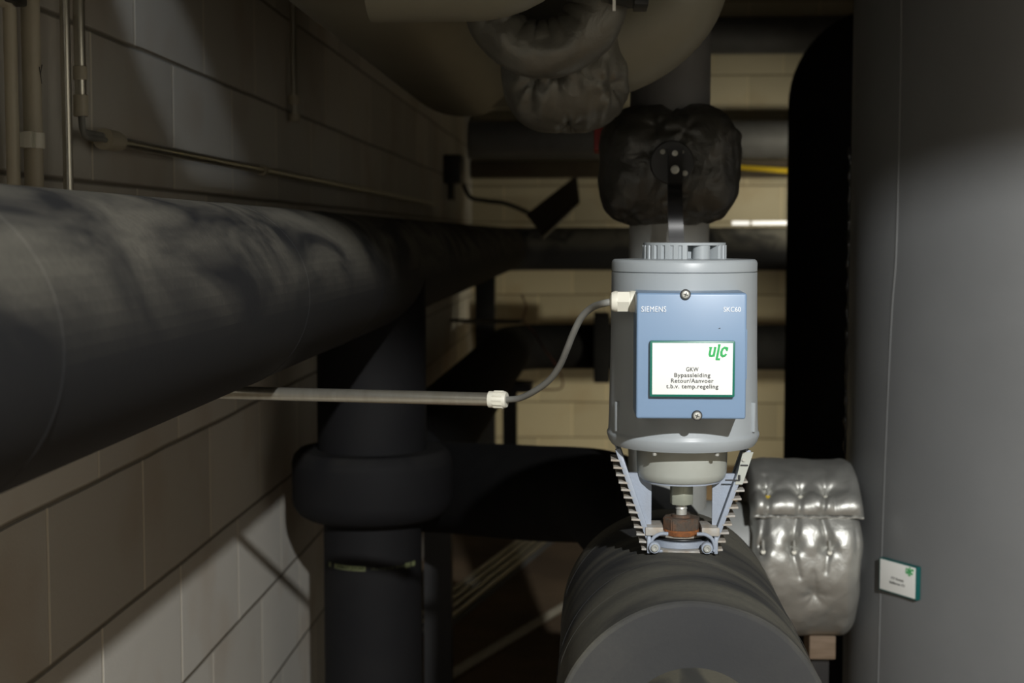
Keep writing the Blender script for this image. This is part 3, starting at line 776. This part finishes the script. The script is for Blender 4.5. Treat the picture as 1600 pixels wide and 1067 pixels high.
for i, (u_, v_, *_r) in enumerate(b_fl[:3] + b_body[:3]):
    ex = .004 if i < 3 else -.003
    cpt = flap_pt(u_, v_, ex - .006)
    th = v_ / JR
    m2 = MB()
    hh = .010
    tang = Vector((0, -math.cos(th), -math.sin(th)))
    nn = Vector((0, -math.sin(th), math.cos(th)))
    loop = [cpt + tang * -hh, cpt + tang * -hh + nn * .006, cpt + tang * hh + nn * .006, cpt + tang * hh]
    m2.tube(bend(loop, .003, 4), .0022, 8)
    m2.build('clasp', 'steel', t)
    MB().lathe([(.0042, -.001), (.0042, .0015), (.001, .002)], 14, Matrix.Translation(cpt + tang * (hh + .002) + nn * .004) @ nn.to_track_quat('Z', 'Y').to_matrix().to_4x4()).build('rivet', 'yellow' if i == 0 else 'white_plastic', t)
nb = MB(); nb.tube([(vx0 + .02, JY, jc.z + .02), (jx0 + .03, JY, jc.z + .01)], .085, 40); nb.build('pipe_neck', 'grey_pipe', t, 'short grey pipe neck')
MB().tube([(jx1 - .03, JY, jc.z), (jx1 + .07, JY, jc.z)], .05, 40).build('tank_nozzle', 'grey_pipe', t)
# block and post below it
jb = px(1281, 992, JY)
t2 = thing('pipe_support', (jb.x, JY, FL), 'brown wooden block on a black post under the silver jacket', 'support')
MB().span((jb.x - .028, JY - .05, jb.z - .036), (jb.x + .024, JY + .03, jb.z + .012), .002).build('wooden_block', 'wood', t2)
MB().span((jb.x - .02, JY - .02, FL), (jb.x + .016, JY + .02, jb.z - .036)).build('support_post', 'black', t2)

# ---------------------------------------------------------------- black pipe behind the tank
e = px(1229, 400, 4.3); er = .125
o = MB().tube(bend([(e.x + er, 4.3, FL + .01), (e.x + er, 4.3, px(1290, 12, 4.3).z - er), (1.9, 4.3, px(1290, 12, 4.3).z - er)], .15, 14), er, 56).build('insulated_elbow_pipe', 'foam_dark')
tag(o, 'matt black upright pipe bending over behind the grey tank', 'pipe')

# ---------------------------------------------------------------- overhead lagged pipes
OR = .20
ox, oz = along((450, 0), (450, 0), OR) if False else (0, 0)
al = ang(450, 0) - math.asin(OR / .62)      # axis direction seen from the eye
ox, oz = math.cos(al) * .62, math.sin(al) * .62
t = thing('overhead_pipe', (ox, 2, oz - OR), 'wide olive grey lagged pipe running overhead parallel to the block wall', 'pipe')
MB().tube([(ox, .9, oz), (ox, 2., oz), (ox, 3.95, oz)], OR, 80).build('pipe_lagging', 'pvc', t)
MB().tube([(ox + .02, 3.85, oz), (ox + .3, 3.9, oz + .01)], OR - .015, 60).build('side_collar', 'pvc', t)
p_ = px(612, 38, 1.95)
BY = 1.95
bR = .085; bzz = px(740, 33, BY).z + bR
path = bend([(ox + .05, BY, bzz), (px(868, 0, BY).x - .01, BY, bzz), (px(868, 0, BY).x - .01, BY, CE - .02)], .10, 12)
MB().tube(path, bR, 56).build('branch_lagging', 'pvc', t, 'smooth olive side branch')
mb = MB(); d0 = on = None
# mitre seam and small tear
q0 = Vector((ox, 1.75, oz))
mb = MB()
for s_ in (0,):
    pts_ = [(ox + (OR + .0005) * math.cos(a), 1.72 + .10 * math.cos(a), oz + (OR + .0005) * math.sin(a)) for a in [R_(-170 + i * 4) for i in range(50)]]
    mb.tube(pts_, .0011, 6)
mb.build('lagging_seam', 'seam', t)
mb = MB(); a0 = R_(-62)
pts_ = [(ox + (OR + .001) * math.cos(a0 + i * .022), 1.93 + i * .010, oz + (OR + .001) * math.sin(a0 + i * .022)) for i in range(7)]
mb.tube(pts_, [.0002, .001, .0016, .002, .0016, .001, .0002], 8); mb.build('lagging_tear', 'black', t)

# sweeping elbow right of the jackets
EY = 2.35; k_ = EY / FPX
path = spline([px(840, 75, EY), px(900, 66, EY), px(960, 55, EY), px(1010, 25, EY), px(1043, -20, EY), px(1052, -90, EY), px(1053, -200, EY)], 10)
o = MB().tube(path, 90 * k_, 64).build('overhead_elbow', 'pvc'); tag(o, 'wide olive grey pipe elbow sweeping upward above the black valve jacket', 'pipe')

# grey jackets
def blob(name, m, parent, cen, rx, ry, rz, fn, power=2.6, nu=90, nv=160, lab=None):
    def f(i, j):
        la = -PI / 2 + PI * i; lo = 2 * PI * j
        d = Vector((math.cos(la) * math.cos(lo), math.cos(la) * math.sin(lo), math.sin(la)))
        n_ = (abs(d.x) ** power + abs(d.y) ** power + abs(d.z) ** power) ** (-1 / power)
        rr = n_ * (1 + fn(d, lo, la))
        return Vector((cen[0] + d.x * rx * rr, cen[1] + d.y * ry * rr, cen[2] + d.z * rz * rr))
    return MB().grid(f, nu, nv).build(name, m, parent, lab, 80)
def folds_lower(d, lo, la):
    s = 0.
    s += .030 * noise.noise(Vector((d.x * 3, d.y * 3, d.z * 2.2)))
    # upright pleats fanning out to the right
    s += .020 * math.sin(26 * d.x + 4 * noise.noise(Vector((d.x * 2, 0, d.z * 2)))) * max(0, .25 + d.x) * (1 if d.y < 0 else .3)
    for bx_, bz_ in ((-.45, -.35), (.62, -.42), (.05, -.97), (-.1, -.3)):
        q_ = (d.x - bx_) ** 2 + (d.z - bz_) ** 2
        if d.y < .2: s -= .10 * math.exp(-q_ / .012); s += .03 * math.cos(6 * math.atan2(d.z - bz_, d.x - bx_)) * math.exp(-q_ / .09)
    return s
cen = px(884, 92, EY)
t = thing('hanging_jacket', (cen.x, EY, px(884, 203, EY).z), 'padded grey jacket with sagging pleats hanging below the ring shaped jacket', 'insulation jacket', 'overhead padded jackets')
blob('jacket_body', 'silver_dark', t, (cen.x, EY, cen.z), 98 * k_, .12, 112 * k_, folds_lower, 3.0)
# ring shaped jacket, facing the viewer
RY = 2.15; kk = RY / FPX
rc = px(848, -8, RY)
t = thing('ring_jacket', (rc.x, RY, px(848, 115, RY).z), 'ring shaped padded grey jacket with stitched pleats around the overhead branch', 'insulation jacket', 'overhead padded jackets')
def ringj(i, j):
    a = 2 * PI * j; b = 2 * PI * i
    R1, R2 = 84 * kk, 41 * kk
    pl = .0
    inner = max(0, -math.cos(b))
    pl += .16 * inner * (abs(math.sin(a * 9)) ** .35 - .75)
    front = max(0, -math.sin(b))
    pl += .05 * noise.noise(Vector((math.cos(a) * 3, math.sin(a) * 3, math.cos(b) * 2))) + .05 * math.sin(3 * b + 3 * math.cos(a * 2)) * front
    r_ = R2 * (1 + pl) * (1 + .12 * math.cos(a + .6))
    rr = R1 + r_ * math.cos(b)
    return Vector((rc.x + rr * 1.02 * math.cos(a), RY + .9 * r_ * math.sin(b) * 1.2, rc.z + rr * math.sin(a)))
mb = MB()
nu, nv = 64, 220
vs = [[mb.bm.verts.new(ringj(i / nu, j / nv)) for j in range(nv)] for i in range(nu)]
for i in range(nu):
    for j in range(nv): mb.bm.faces.new((vs[i][j], vs[i][(j + 1) % nv], vs[(i + 1) % nu][(j + 1) % nv], vs[(i + 1) % nu][j]))
mb.build('ring_padding', 'silver_dark', t, sharp=80)
st = MB()
for j in range(60):
    a = PI + PI * (j + .5) / 60
    rr = (84 - 33) * kk
    c_ = Vector((rc.x + rr * 1.02 * math.cos(a), RY - 30 * kk, rc.z + rr * math.sin(a)))
    st.box(c_, (.0028, .001, .0008), Matrix.Rotation(-a, 4, 'Y'))
st.build('stitching', 'cable_dark', t)
# little black valve motor at the very top
q = px(985, 5, 2.1)
t = thing('black_valve_motor', (q.x, 2.1, px(985, 22, 2.1).z), 'black valve motor box hanging beside the ring shaped jacket', 'valve motor')
MB().span((px(952, 0, 2.1).x, 2.05, px(0, 14, 2.1).z), (px(1010, 0, 2.1).x, 2.15, px(0, -60, 2.1).z), .004).build('motor_box', 'black', t)
MB().span((px(990, 0, 2.1).x, 2.06, px(0, 22, 2.1).z), (px(1012, 0, 2.1).x, 2.13, px(0, 10, 2.1).z), .002).build('motor_bracket', 'black', t)
MB().span((px(957, 0, 2.04).x, 2.038, px(0, 25, 2.04).z), (px(962, 0, 2.04).x, 2.044, px(0, -20, 2.04).z), .0005).build('scale_strip', 'paper', t, 'pale marked strip')
MB().span((px(959, 0, 2.035).x, 2.036, px(0, 8, 2.04).z), (px(961, 0, 2.035).x, 2.038, px(0, 2, 2.04).z)).build('red_mark', 'red', t)

# ---------------------------------------------------------------- riser with the black jacket and lever
DY = 2.62; kd = DY / FPX
dx = px(1046, 300, DY).x
t = thing('valve_riser', (dx, DY, vz0 + .05), 'grey upright pipe rising behind the actuator into the black valve jacket', 'pipe')
MB().tube([(dx, DY, vz0 + .05), (dx, DY, px(1046, 300, DY).z)], .0705, 48).build('lower_pipe', 'grey_pipe', t)
MB().tube([(dx, DY, px(1046, 290, DY).z), (dx, DY, CE)], .0705, 48).build('upper_pipe', 'riser', t, 'darker upper length')
t = thing('black_valve_jacket', (dx, DY, px(1046, 352, DY).z), 'rounded black padded jacket around the valve above the actuator', 'insulation jacket')
def folds_black(d, lo, la):
    s = .05 * noise.noise(Vector((d.x * 2.4, d.y * 2.4, d.z * 2.4 + 3)))
    s += .022 * noise.noise(Vector((d.x * 9, d.y * 9, d.z * 5)))
    if d.y < 0:
        for bx_, bz_, dp in ((-.2, .55, .07), (.05, .75, .09), (.15, .48, .05), (-.5, -.75, .06), (.45, -.72, .06), (.05, -.55, .12), (0, .95, .12)):
            q_ = (d.x - bx_) ** 2 + (d.z - bz_) ** 2
            s -= dp * math.exp(-q_ / .012); s += .02 * math.cos(5 * math.atan2(d.z - bz_, d.x - bx_)) * math.exp(-q_ / .06)
    s += .045 * math.exp(-((d.z - .42) ** 2) / .004) * (1 if d.x > .6 else 0)
    return s
jbk = px(1043, 260, DY)
blob('jacket_body', 'jacket_black', t, (dx - .002, DY, jbk.z), 107 * kd, .118, 94 * kd, folds_black, 3.4)
HY = DY - .128
hc = px(1051, 254, HY)
t = thing('lever_handle', (hc.x, HY, hc.z), 'black flat lever with round bolted hub on the black jacket', 'handle')
hub = MB().lathe([(.037, -.03), (.037, .0), (.035, .002), (.004, .002)], 48, Matrix.Translation(px(1050, 254, HY)) @ FRONT).build('hub_disc', 'black', t)
for bx_, by_, r_ in ((1035.5, 237, .0045), (1066, 237, .003), (1070, 270.5, .0048)):
    MB().lathe([(r_, 0), (r_, .003), (r_ * .7, .004), (r_ * .6, .002), (.0003, .002)], 20, Matrix.Translation(px(bx_, by_, HY - .002)) @ FRONT).build('hub_bolt', 'bolt', hub)
lev = MB()
pts_ = [px(1055, 232, HY - .014), px(1055, 286, HY - .014), px(1054.5, 291, HY - .018), px(1054.5, 305, HY - .052), px(1055, 330, HY - .072), px(1056, 352, HY - .080), px(1057, 380, HY - .082)]
pts_ = [pts_[0], pts_[1]] + spline(pts_[2:], 6)
wdt = .0122
prev = None
for i, p_ in enumerate(pts_):
    a_ = pts_[max(0, i - 1)]; b_ = pts_[min(len(pts_) - 1, i + 1)]
    tg = (b_ - a_).normalized(); nrm_ = Vector((0, -tg.z, tg.y)).normalized()
    if nrm_.y > 0: nrm_ = -nrm_
    ring = [lev.bm.verts.new(p_ + Vector((sx * wdt, 0, 0)) + nrm_ * h_) for sx, h_ in ((-1, -.003), (1, -.003), (1, .003), (-1, .003))]
    if prev:
        for k2 in range(4): lev.bm.faces.new((prev[k2], prev[(k2 + 1) % 4], ring[(k2 + 1) % 4], ring[k2]))
    else: lev.bm.faces.new(ring)
    prev = ring
lev.bm.faces.new(prev[::-1])
levo = lev.build('lever_arm', 'handle', t, sharp=50)
MB().lathe([(.0072, 0), (.0072, .003), (.005, .0045), (.0038, .0045), (.0038, .002), (.0003, .002)], 24, Matrix.Translation(px(1054.5, 265, HY - .0165)) @ FRONT).build('lever_bolt', 'bolt', levo)
MB().lathe([(.0048, 0), (.0048, .0025), (.0005, .003)], 20, Matrix.Translation(px(1054.5, 239.5, HY - .0165)) @ FRONT).build('lever_stud', 'bolt', levo)
o = MB().span((px(929, 0, 2.8).x, 2.70, px(0, 242, 2.8).z), (px(975, 0, 2.8).x, 2.83, px(0, 190, 2.8).z), .004).build('red_valve_grip', 'red'); tag(o, 'small dark red grip sticking out left of the black valve jacket', 'handle')

# ---------------------------------------------------------------- chrome conduit and control cable
ca, cb = px(370, 613.5, 2.05), px(768, 624, 1.955)
d = (cb - ca).normalized()
wall_pt = ca + d * ((XL - ca.x) / d.x)
t = thing('steel_conduit', wall_pt, 'shiny steel conduit reaching out from the wall under the large pipe', 'conduit')
MB().tube([wall_pt, cb], .0092, 32).build('conduit_tube', 'chrome', t)
Mc = Matrix.Translation(cb - d * .004) @ d.to_track_quat('Z', 'Y').to_matrix().to_4x4()
MB().lathe([(.0100, 0), (.0112, .001), (.0112, .0235), (.0100, .0255), (.0045, .0255)], 36, Mc).build('end_cap', 'white_plastic', t)
mb = MB()
for i in range(12):
    a = 2 * PI * i / 12
    mb.box(Vector((.0113 * math.cos(a), .0113 * math.sin(a), .0145)), (.0018, .0022, .0135), Matrix.Rotation(a, 4, 'Z'), .0004)
mb.bm.transform(Mc); mb.build('cap_ribs', 'white_plastic', t)
ce = cb + d * .020
path = spline([ce, px(812, 622, 1.93), px(835, 611, 1.90), px(858, 594, 1.87), px(874, 572, 1.84), px(886, 545, 1.81), px(896, 520, 1.79), px(909, 495, 1.77), px(926, 480, 1.75), px(945, 473.5, 1.718), gland_end + Vector((.006, 0, 0))], 8)
o = MB().tube(path, [.0042] * len(path), 16).build('control_cable', 'cable'); tag(o, 'thin grey cable curving from the conduit end up to the actuator', 'cable')

# ---------------------------------------------------------------- tubes and conduits on the left wall
def upright(name, xpx, ybot, r, m, label, cat, group, ybase=None, off=.012):
    X = XL + r + off
    p_ = px(xpx, ybot, 1); Y = X / p_.x
    zb = px(xpx, ybot, Y).z
    return X, Y, zb
# cream tube
X, Y, zb = upright('', 54, 300, .0125, None, '', '', '')
t = thing('cream_tube', (X, Y, -.12), 'pale cream plastic tube rising along the wall beside the steel tube', 'tube', 'upright tubes on the block wall')
MB().tube([(X, Y, -.12), (X, Y, CE)], .0122, 28).build('tube_length', 'tube_plastic', t)
zc = px(40, 220, Y).z
MB().lathe([(.0145, -.010), (.0150, -.008), (.0150, .008), (.0145, .010)], 28, Matrix.Translation((X, Y, zc))).build('tube_clip', 'white_plastic', t)
mb = MB(); mb.box((X - .004, Y - .020, zc), (.020, .020, .020), None, .002)
for i in range(4): mb.box((X + .004, Y - .029 + i * .0045, zc), (.010, .0022, .0205))
mb.build('clip_block', 'white_plastic', t)
mb = MB(); mb.box((X + .0122, Y - .002, px(50, 118, Y).z + .0), (.0008, .0014, .022), Matrix.Rotation(.3, 4, 'X')); mb.box((X + .0122, Y + .001, px(50, 108, Y).z), (.0008, .0012, .014), Matrix.Rotation(-.5, 4, 'X')); mb.build('scuff_mark', 'ink', t)
X, Y2, zb = upright('', 22, 300, .009, None, '', '', '')
o = MB().tube([(X, Y2, -.12), (X, Y2, px(20, 12, Y2).z), (X - .006, Y2 - .03, px(20, 2, Y2).z)], .0085, 20).build('cream_tube', 'tube_plastic'); tag(o, 'thinner pale tube at the far left of the wall, left of the clipped tube', 'tube', 'upright tubes on the block wall')
# dark junction at top left
q = px(24, 3, Y2)
o = MB().box((XL + .02, q.y, q.z + .012), (.03, .05, .03), None, .004).build('tube_coupler', 'black'); tag(o, 'small black coupler on top of the thin pale tube', 'coupler')
# plain steel tube
Xs = XL + .040
Ys = Xs / px(105, 200, 1).x
o = MB().tube([(Xs, Ys, -.12), (Xs, Ys, CE)], .0068, 28).build('steel_tube', 'chrome'); tag(o, 'slim shiny steel tube dropping behind the large pipe', 'tube', 'upright tubes on the block wall')
# steel tube with collars and cables
X3 = XL + .030
Y3 = X3 / px(125, 100, 1).x
t = thing('steel_tube', (X3, Y3, px(125, 180, Y3).z), 'steel tube with cream collars ending above the bend of grey cables', 'tube', 'upright tubes on the block wall')
MB().tube([(X3, Y3, px(125, 175, Y3).z), (X3, Y3, CE)], .0082, 28).build('tube_length', 'chrome', t)
for ya, yb, r_ in ((125, 103, .0098), (182, 148, .0105)):
    z0_, z1_ = px(125, ya, Y3).z, px(125, yb, Y3).z
    MB().lathe([(r_ - .001, z0_), (r_, z0_ + .001), (r_, z1_ - .001), (r_ - .001, z1_)], 28, Matrix.Translation((X3, Y3, 0))).build('tube_collar', 'tube_plastic', t)
# conduit running back along the wall
Zh = px(187, 222, X3 / px(187, 222, 1).x)
hy, hz = Zh.y, Zh.z
t = thing('wall_conduit', (X3, hy, hz - .01), 'dark steel conduit running back along the block wall with cream end collar', 'conduit')
hend = X3 / px(560, 293, 1).x
MB().tube([(X3, hy - .04, hz), (X3, hend + 2.2, hz)], .0085, 20).build('conduit_tube', 'chrome', t)
MB().tube([(X3, hy - .075, hz), (X3, hy - .02, hz)], .0158, 28).build('conduit_collar', 'tube_plastic', t)
MB().tube([(X3, hy - .022, hz), (X3, hy - .004, hz)], .0135, 28).build('collar_ring', 'tube_plastic', t)
yc = X3 / px(412, 268, 1).x
MB().tube([(X3, yc - .02, hz), (X3, yc, hz)], .0115, 24).build('conduit_clip', 'tube_plastic', t)
for i in range(2):
    dy, dxx = (-.0035, .0035)[i], (.003, -.001)[i]
    pts_ = spline([(X3 + dxx, Y3 + dy, px(125, 170, Y3).z), (X3 + dxx, Y3 + dy, px(125, 190, Y3).z), (X3 + dxx, Y3 + .012 + dy, px(130, 208, Y3).z + dy), (X3 + dxx, hy - .085, hz + .002 + dy), (X3 + dxx, hy - .05, hz + dy * .5)], 8)
    o = MB().tube(pts_, .0042, 12).build('bent_cable', 'cable'); tag(o, ('outer grey cable bending from the upright steel tube into the wall conduit', 'inner grey cable, tighter bend, from the upright steel tube into the conduit')[i], 'cable', 'grey cables at the conduit bend')
# farther conduit with socket
X4 = XL + .02; Y4 = X4 / px(459, 100, 1).x
t = thing('short_steel_tube', (X4, Y4, px(459, 190, Y4).z), 'short dim steel tube with collar high on the dark wall', 'tube', 'upright tubes on the block wall')
MB().tube([(X4, Y4, px(459, 186, Y4).z), (X4, Y4, CE)], .0085, 20).build('tube_length', 'chrome', t)
for ya, yb in ((163, 150), (190, 178)):
    z0_, z1_ = px(459, ya, Y4).z, px(459, yb, Y4).z
    MB().lathe([(.013, z0_), (.014, z0_ + .002), (.014, z1_)], 24, Matrix.Translation((X4, Y4, 0))).build('tube_collar', 'tube_plastic', t)
# junction box at the far corner with cables
Xj = XL + .06; Yj = Xj / px(714, 265, 1).x
t = thing('junction_box', (XL, Yj, px(714, 290, Yj).z), 'black junction box on the dark far end of the block wall', 'junction box')
MB().span((XL, Yj - .10, px(714, 287, Yj).z), (XL + .09, Yj + .10, px(714, 243, Yj).z), .008).build('box_body', 'black', t)
for dy in (-.05, .05): MB().tube([(XL + .03, Yj + dy, px(714, 285, Yj).z), (XL + .03, Yj + dy, px(714, 312, Yj).z)], .013, 14).build('box_cable', 'cable_dark', t)
o = MB().tube(spline([px(722, 285, 8.3), px(735, 308, 8.3), px(760, 314, 8.3), px(790, 318, 8.2), px(825, 332, 8.0), px(850, 342, 7.9)], 8), .012, 12).build('sagging_cable', 'cable_dark'); tag(o, 'thick black cable sagging from the junction box towards the tilted tray', 'cable')
# tilted tray above the pipe elbow
c4 = [px(893, 278, 7.6), px(898, 322, 7.6), px(848, 370, 7.3), px(820, 335, 7.3)]
mb = MB()
fr = c4; bk = [p_ + Vector((.03, .05, .015)) for p_ in c4]
mb.add(fr + bk, [(0, 1, 2, 3), (7, 6, 5, 4), (0, 4, 5, 1), (1, 5, 6, 2), (2, 6, 7, 3), (3, 7, 4, 0)])
bmesh.ops.bevel(mb.bm, geom=mb.bm.edges[:], offset=.006, segments=2, affect='EDGES')
t = thing('tilted_tray', c4[2], 'dark tilted metal tray sticking up above the far pipe elbow', 'cable tray')
mb.build('tray_panel', mat('brown_black_metal', (.05, .04, .028), (.04, .03, .02), .6, .2, 10), t)
MB().tube([c4[1] + Vector((0, -.01, -.004)), c4[2] + Vector((0, -.01, -.004))], .008, 10).build('tray_edge', 'chrome', t)

# ---------------------------------------------------------------- far end of the room
for y_a, y_b, lab in ((24, 83, 'upper grey pipe crossing the back wall'), (186, 247, 'lower grey pipe crossing the back wall')):
    a, b = px(1170, y_a, 8.9).z, px(1170, y_b, 8.9).z
    o = MB().tube([(XL + .01, 8.95, (a + b) / 2), (XR - .02, 8.95, (a + b) / 2)], (a - b) / 2, 40).build('grey_wall_pipe', 'riser'); tag(o, lab, 'pipe', 'grey pipes on the back wall')
a, b = px(1170, 250, 9.0).z, px(1170, 276, 9.0).z
o = MB().span((XL + .01, 9.02, b), (XR - .02, YB, a), .004).build('wall_ledge', mat('brown_ledge', (.06, .045, .024), (.045, .03, .015), .7, 0, 6)); tag(o, 'brown ledge on the back wall under the lower grey pipe', 'ledge')
a = px(1205, 266, 8.8)
o = MB().tube([px(1150, 261, 8.8), px(1300, 272, 8.6), (XR - .01, 8.6, px(1300, 272, 8.6).z)], .016, 16).build('yellow_gas_pipe', 'yellow'); tag(o, 'thin yellow pipe in front of the brown ledge', 'pipe')
tl, nt_, b_ = node_mat('conduit_glow', .4); b_.inputs['Emission Color'].default_value = (1, .97, .88, 1); b_.inputs['Emission Strength'].default_value = 1.0  # emission stands in for light caught on a shiny steel conduit
t = thing('glowing_conduit', px(1185, 348, 8.55), 'slim bright white conduit with added glow just above the black pipe at the back', 'bar')
MB().tube([px(1144, 348.5, 8.5), px(1171, 348.5, 8.5)], .011, 14).build('conduit_piece', tl, t)
MB().tube([px(1175, 348.5, 8.5), px(1260, 348, 8.5)], .011, 14).build('conduit_piece', tl, t)
# uprights behind
def post(x0, x1, y0_, Y, label, m='black'):
    a, b = px(x0, y0_, Y), px(x1, y0_, Y)
    o = MB().span((a.x, Y - .03, FL), (b.x, Y + .03, a.z), .002).build('steel_post', m); tag(o, label, 'post', 'black steel posts'); return o
post(743, 774, 430, 8.05, 'square black post standing under the big pipe elbow')
t = thing('steel_post', (px(797, 600, 7.3).x, 7.3, FL), 'thin black post with head plate holding the background pipe', 'post', 'black steel posts')
a, b = px(786, 600, 7.3), px(808, 600, 7.3)
MB().span((a.x, 7.27, FL), (b.x, 7.33, a.z)).build('post_shaft', 'black', t)
a, b = px(778, 610, 7.3), px(832, 597, 7.3); MB().span((a.x, 7.2, a.z), (b.x, 7.4, b.z), .004).build('head_plate', 'black', t)
a, b = px(664, 850, 4.2), px(706, 850, 4.2)
t = thing('pipe_stand', ((a.x + b.x) / 2, 4.2, FL), 'broad black stand under the cross pipe beside the riser', 'stand')
MB().span((a.x, 4.17, FL), (b.x, 4.23, px(685, 800, 4.2).z)).build('stand_post', 'black', t)
MB().span((a.x - .04, 4.08, FL), (b.x + .012, 4.32, FL + .012)).build('base_plate', 'black', t)
# thin conduit and wires
o = MB().tube([px(676, 488, 7.9), px(700, 500, 7.8), px(740, 502, 7.7), px(815, 502, 7.4)], .011, 12).build('thin_wire_conduit', 'cable'); tag(o, 'thin grey conduit crossing behind the riser', 'conduit')
red_w = mat('dark_red_wire', (.10, .025, .018), (.08, .02, .015), .5)
o = MB().tube(spline([px(815, 460, 7.4), px(822, 480, 7.4), px(818, 500, 7.4), px(835, 520, 7.5), px(850, 545, 7.5), px(872, 575, 7.6), px(879, 598, 7.6), px(872, 608, 7.6), px(835, 608, 7.6)], 6), .004, 8).build('looping_wire', red_w); tag(o, 'thin dark red wire looping in front of the background pipe', 'wire')
# things lying on the floor
def floor_pt(x, y, lift=.0):
    d_ = px(x, y, 1); return d_ * ((FL + lift) / d_.z)
a, b = floor_pt(700, 945, .03), floor_pt(838, 838, .03)
a2, b2_ = a + (a - b) * .25, b + (b - a) * .5
t = thing('steel_channel', (a + b) / 2, 'long ribbed steel channel lying aslant on the brown floor', 'channel')
dd = (b2_ - a2); Lc = dd.length; an = math.atan2(dd.y, dd.x)
Mch = Matrix.Translation((a2 + b2_) / 2) @ Matrix.Rotation(an, 4, 'Z')
mb = MB(); mb.box((0, 0, -.022), (Lc, .16, .012)); mb.bm.transform(Mch); mb.build('channel_base', 'cable', t)
for i in range(4):
    mb = MB(); mb.tube([(-Lc / 2, -.06 + i * .04, -.006), (Lc / 2, -.06 + i * .04, -.006)], .011, 12); mb.bm.transform(Mch); mb.build('channel_rib', 'chrome', t)
a, b = floor_pt(705, 1053, .02), floor_pt(875, 951, .02)
o = MB().tube([a + (a - b) * .5, b + (b - a) * .6], .0165, 16).build('loose_conduit', 'tube_plastic'); tag(o, 'single pale conduit lying on the floor in front of the channel', 'conduit')
